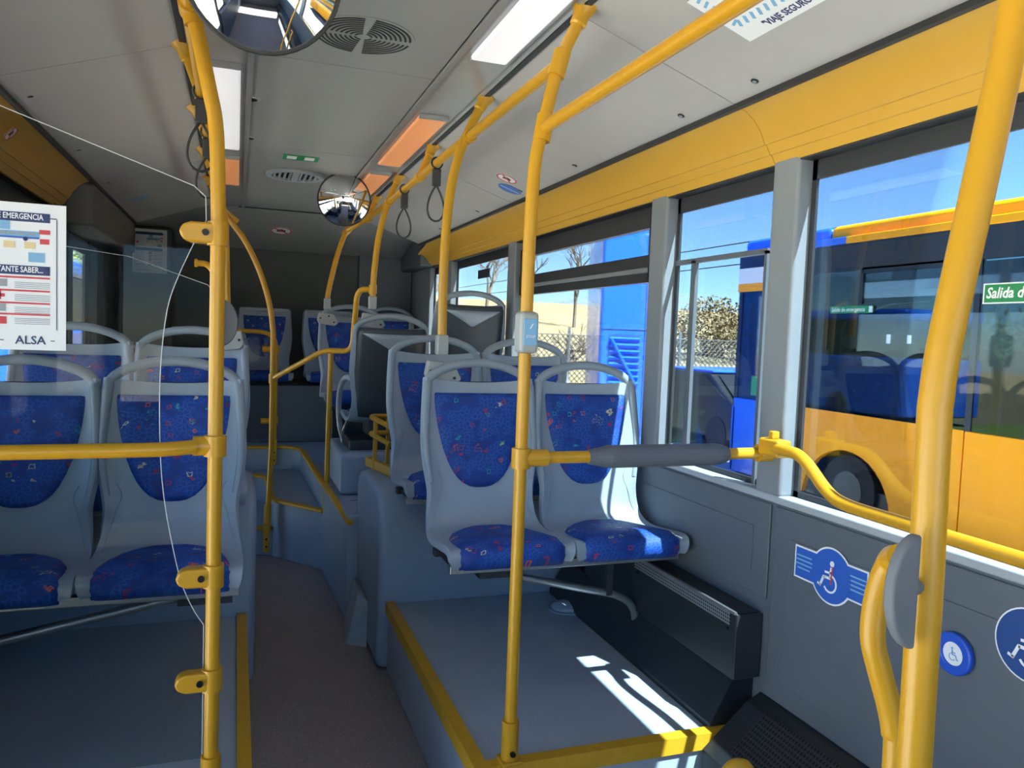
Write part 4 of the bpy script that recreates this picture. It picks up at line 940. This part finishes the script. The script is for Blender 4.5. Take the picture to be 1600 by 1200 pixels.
gm('logo_block', [plate_g(L(-0.295, -0.005), px_, py_, 0.055, 0.016, 0.0006, 0.001), plate_g(L(-0.245, 0.0), px_, py_, 0.018, 0.018, 0.0006, 0.001)], NAVY, pz)
text('logo_lettering', 'ACCP', 0.018, L(-0.352, -0.006), px_, py_, NAVY, pz, off=0.0015)
gm('picture_block', [plate_g(L(-0.30, 0.06), px_, py_, 0.07, 0.04, 0.0006, 0.001)], BLUEP, pz)

# ================================================================ WALL STICKERS
def wheelchair(c, nx, ny, s, mat, parent, red=False, flip=1):
    c, nx, ny = Vector(c), Vector(nx).normalized(), Vector(ny).normalized(); nn = nx.cross(ny); q = lambda a, b: c+nx*(a*s*flip)+ny*(b*s)+nn*0.0002
    g = [disc_g(q(0.12, 0.62), nx, ny, 0.13*s, None, 16, 0.0006), ring_g(q(0.05, -0.28), nx, ny, 0.33*s, 0.42*s, 24, 0.0006, math.radians(-150), math.radians(80)) if flip > 0 else ring_g(q(0.05, -0.28), nx, ny, 0.33*s, 0.42*s, 24, 0.0006, math.radians(100), math.radians(330)),
         bar_g(q(0.1, 0.45), q(0.06, -0.05), nn, 0.15*s, 0.0006), bar_g(q(0.1, 0.2), q(-0.3, 0.18), nn, 0.1*s, 0.0006), bar_g(q(0.08, -0.05), q(-0.36, -0.05), nn, 0.12*s, 0.0006), bar_g(q(-0.34, -0.02), q(-0.55, -0.5), nn, 0.12*s, 0.0006), bar_g(q(-0.5, -0.5), q(-0.72, -0.42), nn, 0.1*s, 0.0006)]
    gm('wheelchair_symbol', g, mat, parent)
    if red: gm('red_bar', [bar_g(q(0.16, 0.5), q(0.1, -0.3), nn, 0.07*s, 0.0012)], REDP, parent)
WX = XR-0.0115          # face of the inset panel
nxw, nyw = -Y_, Z_      # reads left-to-right towards the viewer; -Y x Z = -X
st = thing('wheelchair_sticker', (WX, 1.675, 0.82), 'blue wheelchair-space banner sticker with a round centre on the right wall', 'sticker')
gm('white_border', [plate_g((WX, 1.675, 0.880), nxw, nyw, 0.278, 0.094, 0.0008), disc_g((WX, 1.668, 0.876), nxw, nyw, 0.079, None, 40, 0.001)], WHITE, st)
gm('blue_banner', [plate_g((WX, 1.675, 0.880), nxw, nyw, 0.268, 0.084, 0.0012), disc_g((WX, 1.668, 0.876), nxw, nyw, 0.074, None, 40, 0.0016)], BLUEP, st)
wheelchair((WX-0.0016, 1.672, 0.872), nxw, nyw, 0.062, WHITE, st, True)
gm('small_print', [plate_g((WX-0.0012, y, z), nxw, nyw, w, 0.004, 0.0004) for y in (1.775, 1.57) for z, w in ((0.90, 0.06), (0.888, 0.07), (0.876, 0.065), (0.864, 0.05))], SKYP, st)
bt = thing('wheelchair_button', (WX, 1.27, 0.79), 'round blue request button with a white wheelchair disc on the right wall', 'button')
o = mesh('blue_ring', *ring_g((WX, 1.27, 0.823), nxw, nyw, 0.026, 0.048, 36, 0.016), BLUEBTN, bt); bevel(o, 0.005, 3)
mesh('white_disc', *disc_g((WX, 1.27, 0.823), nxw, nyw, 0.028, None, 30, 0.011), WHITE, bt); wheelchair((WX-0.0112, 1.27, 0.822), nxw, nyw, 0.021, SKYP, bt, False, -1)
rs2 = thing('round_wheelchair_sign', (WX, 1.12, 0.82), 'round dark blue wheelchair sign cut by the right edge of the view', 'sticker')
mesh('white_rim', *disc_g((WX, 1.105, 0.905), nxw, nyw, 0.077, None, 40, 0.0008), WHITE, rs2); mesh('blue_disc', *disc_g((WX, 1.105, 0.905), nxw, nyw, 0.0735, None, 40, 0.0012), NAVY if False else plain('sign_blue', '1f4a8c', 0.4), rs2); wheelchair((WX-0.0012, 1.105, 0.90), nxw, nyw, 0.062, WHITE, rs2)
# window sticker on our own glass
ws = thing('exit_window_sticker', (1.602, 1.20, 1.61), 'green Salida de emergencia sticker on the near window', 'sticker')
mesh('white_sheet', *plate_g((1.6035, 1.16, 1.634), nxw, nyw, 0.33, 0.046, 0.0005), WHITE, ws); mesh('green_sheet', *plate_g((1.603, 1.16, 1.634), nxw, nyw, 0.322, 0.040, 0.0006), GREENP, ws)
text('lettering', 'Salida de emergencia', 0.034, (1.6022, 1.316, 1.634), nxw, nyw, WHITE, ws, 'LEFT', 0.86, bold=0.0007, off=0.0006, shear=0.2)
# dome and small floor items
dm = thing('floor_dome', (1.43, 3.09, 0.30), 'low round hatch dome on the right platform under the window seat', 'hatch')
mesh('ring', *ring_g((1.40, 3.09, 0.3005), X_, Y_, 0.075, 0.09, 28, 0.006), STEPM, dm)
sharp(mesh('dome', *sweep_g([(1.40, 3.09, 0.30), (1.40, 3.09, 0.312), (1.40, 3.09, 0.324), (1.40, 3.09, 0.33)], [.075, .07, .05, .01], 24), PLAT, dm), 0.8)
wx = thing('window_label', (1.603, 5.18, 1.89), 'small dark label stuck on the rear side window', 'sticker'); gm('sheet', [boxg((1.6025, 5.04, 1.885), (1.6045, 5.31, 1.945))], DMETAL, wx)

# ================================================================ OUTSIDE
GZ = -0.36
ASPH = speckle('asphalt', 'aaa59d', 'c4c0b8', 0.85, 60, 0.14, '6d6a67')
FIELD = plain('dry_grass_field', '85785a', 0.95, var=0.25, scale=2.5)
GRASS = plain('green_verge', '76863c', 0.95, var=0.3, scale=6)
BARK = plain('bare_branch_bark', '6a5f55', 0.9, var=0.2)
LEAF = plain('bush_leaf', '6f7a3c', 0.8, var=0.35, scale=2)
BUSY = plain('bus_yellow_paint', 'ffa400', 0.4, var=0.02, spec=0.2)
BUSB = plain('bus_blue_paint', '1f62e4', 0.25, var=0.02, coat=0.3)
BUSD = plain('bus_dark_trim', '15181b', 0.4)
BUSW = plain('bus_white_paint', 'e8e6de', 0.3)
TYRE = plain('tyre_rubber', '1c1c1d', 0.8)
BGLASS = glass('other_bus_glass', (0.42, 0.50, 0.50), 0.9)
HILLM = plain('far_hill', '5a6a72', 0.95, var=0.15, scale=0.2)
g = box('ground', (-60, -60, GZ-0.2), (80, 13.0, GZ), ASPH); struct(g, 'asphalt yard outside the bus', 'ground')
def field_z(y): return GZ+0.02+max(0.0, min(y, 55)-14.5)*0.108
v = [(x, y, field_z(y) if x > 0 else GZ+0.02) for y in (13.0, 14.5, 20, 30, 40, 55, 160) for x in (-60, 0, 6, 120)]
g = mesh('field', v, [(r_*4+c_, r_*4+c_+1, r_*4+c_+5, r_*4+c_+4) for r_ in range(6) for c_ in range(3)], FIELD); struct(g, 'dry grass field beyond the fence', 'field')
g = box('verge', (-60, 12.4, GZ-0.1), (80, 14.4, GZ+0.04), GRASS); struct(g, 'strip of green grass at the fence', 'grass')
# rolling far hills
V, Fs = [], []
for i in range(60):
    x = -80+6.0*i; h = 9.5+1.5*math.sin(i*0.5)+2.2*math.sin(i*0.23+1.0); V += [(x, 150, GZ), (x, 158, GZ+h), (x, 190, GZ)]
for i in range(59):
    for k in range(2): a = i*3+k; Fs.append((a, a+3, a+4, a+1))
h_ = mesh('hills', V, Fs, HILLM, None, True); struct(h_, 'low hazy hills on the horizon', 'hills')

# yellow bus parked alongside
yb = thing('parked_bus', (7.2, 2.0, GZ), 'yellow and blue city bus parked parallel outside the right windows', 'bus')
BX0, BX1, BY0, BY1 = 6.0, 8.5, -5.0, 8.4
box('floor_pan', (BX0+0.1, BY0, -0.2), (BX1-0.1, BY1, 0.05), BUSD, yb)
def side_panel_poly(y0, y1, z0, z1, arch=None):
    pts = [(y0, z0)]
    if arch:
        yc, zc, rr = arch; a0 = math.asin((z0-zc)/rr) if abs(z0-zc) < rr else 0
        for k in range(17):
            a = math.pi-a0-(math.pi-2*a0)*k/16; pts.append((yc+rr*math.cos(a), zc+rr*math.sin(a)))
    return pts+[(y1, z0), (y1, z1), (y0, z1)]
ARCH = (6.42, -0.20, 0.63)
o = prism('lower_side', side_panel_poly(5.05, 7.35, -0.12, 0.815, ARCH), 0, BX0, BX0+0.06, BUSY, yb)
for a, b in ((3.0, 5.04), (0.9, 2.99), (-1.5, 0.89), (-5.0, -1.51)): box('side_flap', (BX0, a, -0.12), (BX0+0.06, b, 0.815), BUSY, yb, 0.01)
box('blue_front_panel', (BX0, 7.36, -0.12), (BX0+0.06, 8.4, 0.815), BUSB, yb, 0.01)
box('far_side', (BX1-0.06, BY0, -0.12), (BX1, BY1, 0.815), BUSY, yb)
box('roof', (BX0+0.05, BY0, 2.62), (BX1-0.05, 6.9, 2.80), BUSY, yb, 0.06); box('roof_front', (BX0+0.05, 6.9, 2.60), (BX1-0.05, 8.4, 2.80), BUSB, yb, 0.06)
box('cant_rail', (BX0, BY0, 2.30), (BX0+0.05, 7.5, 2.60), BUSD, yb); box('cant_rail', (BX1-0.05, BY0, 2.30), (BX1, 8.4, 2.60), BUSD, yb)
box('yellow_gutter', (BX0-0.01, BY0, 2.585), (BX0+0.06, 6.6, 2.66), BUSY, yb, 0.01); box('blue_gutter', (BX0-0.01, 6.6, 2.585), (BX0+0.06, 8.4, 2.66), BUSB, yb, 0.01)
box('white_band', (BX0-0.004, 7.5, 2.25), (BX0+0.05, 8.42, 2.44), BUSW, yb); box('orange_band', (BX0-0.004, 7.5, 2.15), (BX0+0.05, 8.42, 2.25), BUSY, yb); box('dark_band', (BX0, 7.5, 2.44), (BX0+0.05, 8.42, 2.60), BUSD, yb)
for y in (8.36, 7.42, 5.02, 2.98, 0.9, -1.5, -4.96): box('window_post', (BX0+0.005, y-0.03, 0.8), (BX0+0.05, y+0.03, 2.32), BUSD, yb); box('window_post', (BX1-0.05, y-0.03, 0.8), (BX1-0.005, y+0.03, 2.32), BUSD, yb)
gm('side_glazing', [boxg((BX0+0.012, BY0, 0.815), (BX0+0.018, BY1, 2.30)), boxg((BX1-0.018, BY0, 0.815), (BX1-0.012, BY1, 2.30))], BGLASS, yb)
gm('front_glazing', [boxg((BX0, 8.39, 0.7), (BX1, 8.40, 2.45))], BGLASS, yb)
box('front_panel', (BX0, 8.36, -0.12), (BX1, 8.42, 0.7), BUSB, yb); box('rear_panel', (BX0, BY0, -0.12), (BX1, BY0+0.06, 2.6), BUSY, yb)
box('hinged_vent_frame', (BX0+0.0, 5.06, 2.26), (BX0+0.03, 6.35, 2.32), BUSD, yb); box('hinged_vent_frame', (BX0, 6.33, 1.95), (BX0+0.03, 6.38, 2.3), BUSD, yb); box('hinged_vent_frame', (BX0, 3.02, 1.95), (BX0+0.03, 4.98, 2.0), BUSD, yb)
o = cyl('wheel', (BX0+0.06, 6.42, 0.01), (BX0+0.34, 6.42, 0.01), 0.37, TYRE, yb, 32); cyl('hub', (BX0+0.05, 6.42, 0.01), (BX0+0.1, 6.42, 0.01), 0.2, DMETAL, o, 24)
box('arch_liner', (BX0+0.36, 5.7, -0.1), (BX0+0.42, 7.1, 0.8), BUSD, yb)
# seats inside that bus
for i, y in enumerate((1.2, 2.0, 2.9, 3.7, 4.5, 5.3, 6.0)):
    for x in (BX0+0.5, BX1-0.6):
        pts = [(x-0.22, 0.3), (x-0.23, 1.25), (x-0.18, 1.45), (x-0.08, 1.54), (x+0.08, 1.54), (x+0.18, 1.45), (x+0.23, 1.25), (x+0.22, 0.3)]
        prism('bus_seat', pts, 1, y, y+0.06, BACKDARK, yb, 0.02)
o = mesh('exit_sticker', *plate_g((BX0-0.002, 6.47, 1.895), nxw, nyw, 0.60, 0.075, 0.001), GREENP, yb); text('lettering', 'Salida de emergencia', 0.062, (BX0-0.003, 6.51, 1.895), nxw, nyw, WHITE, o, 'CENTER', 0.9, off=0.001, bold=0.0006)
gm('exit_pictogram', [plate_g((BX0-0.003, 6.20, 1.895), nxw, nyw, 0.045, 0.06, 0.0012)], WHITE, o)
gm('small_sticker', [plate_g((BX0-0.002, 5.95, 1.60), nxw, nyw, 0.05, 0.09, 0.001), plate_g((BX0-0.002, 5.70, 1.60), nxw, nyw, 0.05, 0.08, 0.001), plate_g((BX0-0.002, 7.85, 1.60), nxw, nyw, 0.08, 0.12, 0.001)], WHITE, yb)
gm('green_notice', [plate_g((BX0-0.002, 7.98, 0.99), nxw, nyw, 0.14, 0.24, 0.001)], GREENP, yb)
text('route_number', '1', 0.12, (BX0-0.005, 7.85, 2.345), nxw, nyw, GREYP, yb)
# blue louvred vehicle body behind the sliding window
bb = thing('blue_vehicle', (4.6, 9.5, GZ), 'tall bright blue vehicle body with louvred panel beyond the sliding window', 'vehicle')
QY, QX = 9.5, 5.62
box('body', (4.6, QY, -0.1), (QX, 13.0, 3.05), BUSB, bb, 0.05)
gm('panel_seam', [boxg((4.62, QY-0.004, 2.28), (QX-0.02, QY+0.01, 2.29))], BUSD, bb); gm('panel_seam', [boxg((4.62, QY-0.004, 1.62), (QX-0.02, QY+0.01, 1.63))], BUSD, bb); gm('panel_seam', [boxg((5.2, QY-0.004, 0.2), (5.21, QY+0.01, 3.0))], BUSD, bb)
gm('louvre_recess', [boxg((4.74, QY-0.006, 0.85), (5.14, QY+0.01, 1.56))], plain('louvre_backing_blue', '1a4cb8', 0.5), bb)
for k in range(8):
    z = 0.88+0.085*k; v = [(4.74, QY-0.006, z), (5.14, QY-0.006, z), (5.14, QY-0.035, z+0.03), (4.74, QY-0.035, z+0.03), (4.74, QY-0.006, z+0.05), (5.14, QY-0.006, z+0.05)]
    mesh('louvre_slat', v, [(0, 1, 2, 3), (3, 2, 5, 4), (0, 3, 4), (1, 5, 2)], BUSB, bb)
mesh('diagonal_stay', *cyl_g((4.76, QY-0.045, 1.5), (5.10, QY-0.045, 0.9), 0.02, 8), BUSB, bb)
for y in (10.2, 12.2):
    for x in (4.62, QX-0.22): cyl('wheel', (x, y, 0.0), (x+0.2, y, 0.0), 0.36, TYRE, bb, 24)
bb.rotation_euler = (0, 0, math.radians(-22))
# low blue car in the narrow window's view
pc_ = thing('parked_car', (8.6, 12.6, GZ), 'low dark car with a blue roof seen through the narrow window', 'car')
prof = [(10.6, -0.15), (14.3, -0.15), (14.3, 0.45), (13.9, 0.52), (13.2, 0.98), (11.6, 0.98), (10.9, 0.50), (10.6, 0.40)]
prism('body', prof, 0, 7.75, 9.45, BUSD, pc_, 0.06); box('roof', (7.8, 11.55, 0.97), (9.4, 13.25, 1.02), BUSB, pc_, 0.02)
prism('side_glass', [(11.05, 0.55), (13.65, 0.55), (13.1, 0.90), (11.68, 0.90)], 0, 7.735, 7.76, BUSD, pc_)
mesh('windscreen', [(7.85, 10.86, 0.53), (9.35, 10.86, 0.53), (9.30, 11.52, 0.95), (7.90, 11.52, 0.95)], [(0, 1, 2, 3)], BUSD, pc_)
for y in (11.3, 13.9):
    for x in (7.74, 9.26): cyl('wheel', (x, y, -0.06), (x+0.2, y, -0.06), 0.30, TYRE, pc_, 24)
# bus on the left
lb = thing('parked_bus_opposite', (-3.8, 18, GZ), 'blue bus glimpsed through the narrow door slot on the left', 'bus')
box('body', (-5.05, 14.0, -0.1), (-2.55, 23.0, 1.30), BUSB, lb, 0.05); box('dark_windows', (-5.0, 14.05, 1.30), (-2.6, 22.95, 2.18), BUSD, lb); box('roof', (-5.05, 14.0, 2.18), (-2.55, 23.0, 2.46), BUSB, lb, 0.08)
for y in (16, 21):
    for x in (-5.08, -2.8): cyl('wheel', (x, y, 0.0), (x+0.28, y, 0.0), 0.36, TYRE, lb, 24)
# fence
fn = thing('chain_link_fence', (7, 14.6, GZ), 'chain-link fence in front of the dry field', 'fence')
g = []
FX0, FX1, FZ0, FZ1, sp_ = 1.0, 12.0, GZ, 1.55, 0.115
def strand(p, q): return sweep_g([p, q], 0.009, 3)
k = FX0-(FZ1-FZ0)
while k < FX1:
    for sgn in (1, -1):
        a, b = (k, FZ0), (k+(FZ1-FZ0), FZ1)
        if sgn < 0: a, b = (k, FZ1), (k+(FZ1-FZ0), FZ0)
        g.append(strand((a[0], 14.6, a[1]), (b[0], 14.6, b[1])))
    k += sp_
o = gm('wire_mesh', g, DMETAL, fn); o['kind'] = 'stuff'
for i in range(5): cyl('fence_post', (1.2+2.6*i, 14.62, GZ), (1.2+2.6*i, 14.62, 1.7), 0.03, METAL, fn, 10)
cyl('top_wire', (-0.6, 14.6, 1.55), (13.5, 14.6, 1.55), 0.008, METAL, fn, 6)

# bare trees
def tree_geo(seed, h, spread, depth=5, r0=0.09, lean=0.0):
    rnd = random.Random(seed); g = []
    def grow(p, d, L, r, lev):
        q = p+d*L; mid = (p+q)/2+Vector((rnd.uniform(-1, 1), rnd.uniform(-1, 1), rnd.uniform(-1, 1)))*L*0.07
        g.append(sweep_g([p, mid, q], [r, r*0.85, r*0.7], 5 if lev > 2 else 4))
        if lev == 0: return
        for _ in range(rnd.choice((2, 3, 3))):
            nd = (d+Vector((rnd.uniform(-1, 1), rnd.uniform(-1, 1), rnd.uniform(-0.25, 0.8)))*spread).normalized()
            grow(p+(q-p)*rnd.uniform(0.55, 1.0), nd, L*rnd.uniform(0.55, 0.82), r*0.6, lev-1)
    grow(Vector((0, 0, 0)), Vector((lean, 0, 1)).normalized(), h*0.32, r0, depth)
    return merge(g)
tm = []
for sd_, h, spd, r0 in ((3, 5.5, 0.75, 0.09), (11, 6.5, 0.6, 0.10), (23, 3.0, 1.3, 0.10)):
    v, f = tree_geo(sd_, h, spd, 5, r0); me = bpy.data.meshes.new('bare_tree'); me.from_pydata([tuple(p) for p in v], [], f); me.materials.append(BARK); tm.append(me)
def put_tree(k, loc, rz, sc, lab, grp='bare trees beyond the fence'):
    loc = (loc[0], loc[1], field_z(loc[1])-0.03)
    o = bpy.data.objects.new('bare_tree', tm[k]); COL.objects.link(o); o.location = loc; o.rotation_euler = (0, 0, rz); o.scale = (sc, sc, sc); tag(o, lab, 'tree', grp)
for i, (k, x, y, rz, sc, lab) in enumerate([(0, 9.5, 30, 0.3, 1.0, 'pale bare tree seen over the dark seat back in the rear window'), (1, 12.5, 34, 1.2, 1.0, 'tall thin bare tree right of the rear window label'), (1, 6.6, 28, 2.2, 0.9, 'bare tree in the smallest rear window'),
    (2, 6.1, 16.2, 0.0, 1.0, 'gnarled pruned tree with dark stubs behind the fence, left one'), (2, 7.4, 17.9, 1.9, 1.05, 'gnarled pruned tree with dark stubs behind the fence, middle one'), (2, 9.2, 16.3, 4.0, 1.0, 'gnarled pruned tree with dark stubs next to the blue bus'), (0, 16, 36, 4.1, 1.1, 'bare tree behind the pillar of the sliding window'), (0, 16, 28.5, 2.0, 0.75, 'small bare tree above the blue car roof in the narrow window')]):
    put_tree(k, (x, y, GZ), rz, sc, lab)
# leafy bank behind the yellow bus
rnd = random.Random(5); lv, lf = [], []
def leafblob(c, r, n):
    for _ in range(n):
        a, b = rnd.uniform(0, 6.283), rnd.uniform(-0.3, 1.0); rr = r*rnd.uniform(0.6, 1.0); p = Vector(c)+Vector((math.cos(a)*rr*math.sqrt(max(0, 1-b*b)), math.sin(a)*rr*math.sqrt(max(0, 1-b*b)), b*rr))
        u = Vector((rnd.uniform(-1, 1), rnd.uniform(-1, 1), rnd.uniform(-1, 1))).normalized()*0.07; w = u.cross(Vector((rnd.uniform(-1, 1), rnd.uniform(-1, 1), 1))).normalized()*0.04
        n0 = len(lv); lv.extend([p-u, p+w, p+u, p-w]); lf.append((n0, n0+1, n0+2, n0+3))
lv, lf = [], []
for i in range(11): leafblob((12.5+0.7*math.sin(i*2.1), -3+1.55*i, GZ+0.8), 1.6+0.25*math.sin(i*1.7), 2600)
me = bpy.data.meshes.new('hedge'); me.from_pydata([tuple(p) for p in lv], [], lf); me.materials.append(LEAF)
o = bpy.data.objects.new('hedge', me); COL.objects.link(o); tag(o, 'olive green hedge of dense leaves behind the yellow bus', 'hedge', kind='stuff')
for i, (y, k, sc, w_) in enumerate(((0, 0, 0.9, 'nearest the right edge'), (4, 1, 0.9, 'second from the right edge'), (8, 0, 0.85, 'above the green sticker'), (11, 1, 0.9, 'leftmost of the four'))): put_tree(k, (18.5, y, GZ), i*1.1, sc, 'bare tree over the hedge behind the yellow bus, '+w_, 'bare trees behind the yellow bus')
lv, lf = [], []; leafblob((17, 25.3, 1.6), 1.7, 3000); leafblob((19, 26.5, 1.3), 1.5, 2000)
me = bpy.data.meshes.new('shrub'); me.from_pydata([tuple(p) for p in lv], [], lf); me.materials.append(plain('brown_winter_leaf', '6b5a3a', 0.9, var=0.3, scale=2))
o = bpy.data.objects.new('shrub', me); COL.objects.link(o); tag(o, 'brown winter shrub above the blue car roof in the narrow window', 'shrub')
lv, lf = [], []; leafblob((-4.6, 30, 2.4), 3.0, 5000); leafblob((-8.5, 31, 1.8), 3.0, 4000)
me = bpy.data.meshes.new('green_tree'); me.from_pydata([tuple(p) for p in lv], [], lf); me.materials.append(plain('spring_leaf', '9aa83c', 0.9, var=0.3, scale=2))
o = bpy.data.objects.new('green_tree', me); COL.objects.link(o); tag(o, 'yellow-green foliage above the blue bus in the door slot', 'tree')
# overhead wires
for i, (x, z) in enumerate(((9.0, 3.45), (9.0, 3.05))):
    o = mesh('overhead_wire', *sweep_g([(x, -20, z), (x, 10, z-0.05), (x, 40, z)], 0.012, 5), BUSD, None); tag(o, '%s dark overhead wire crossing the sky above the yellow bus' % ('upper' if i == 0 else 'lower'), 'wire')
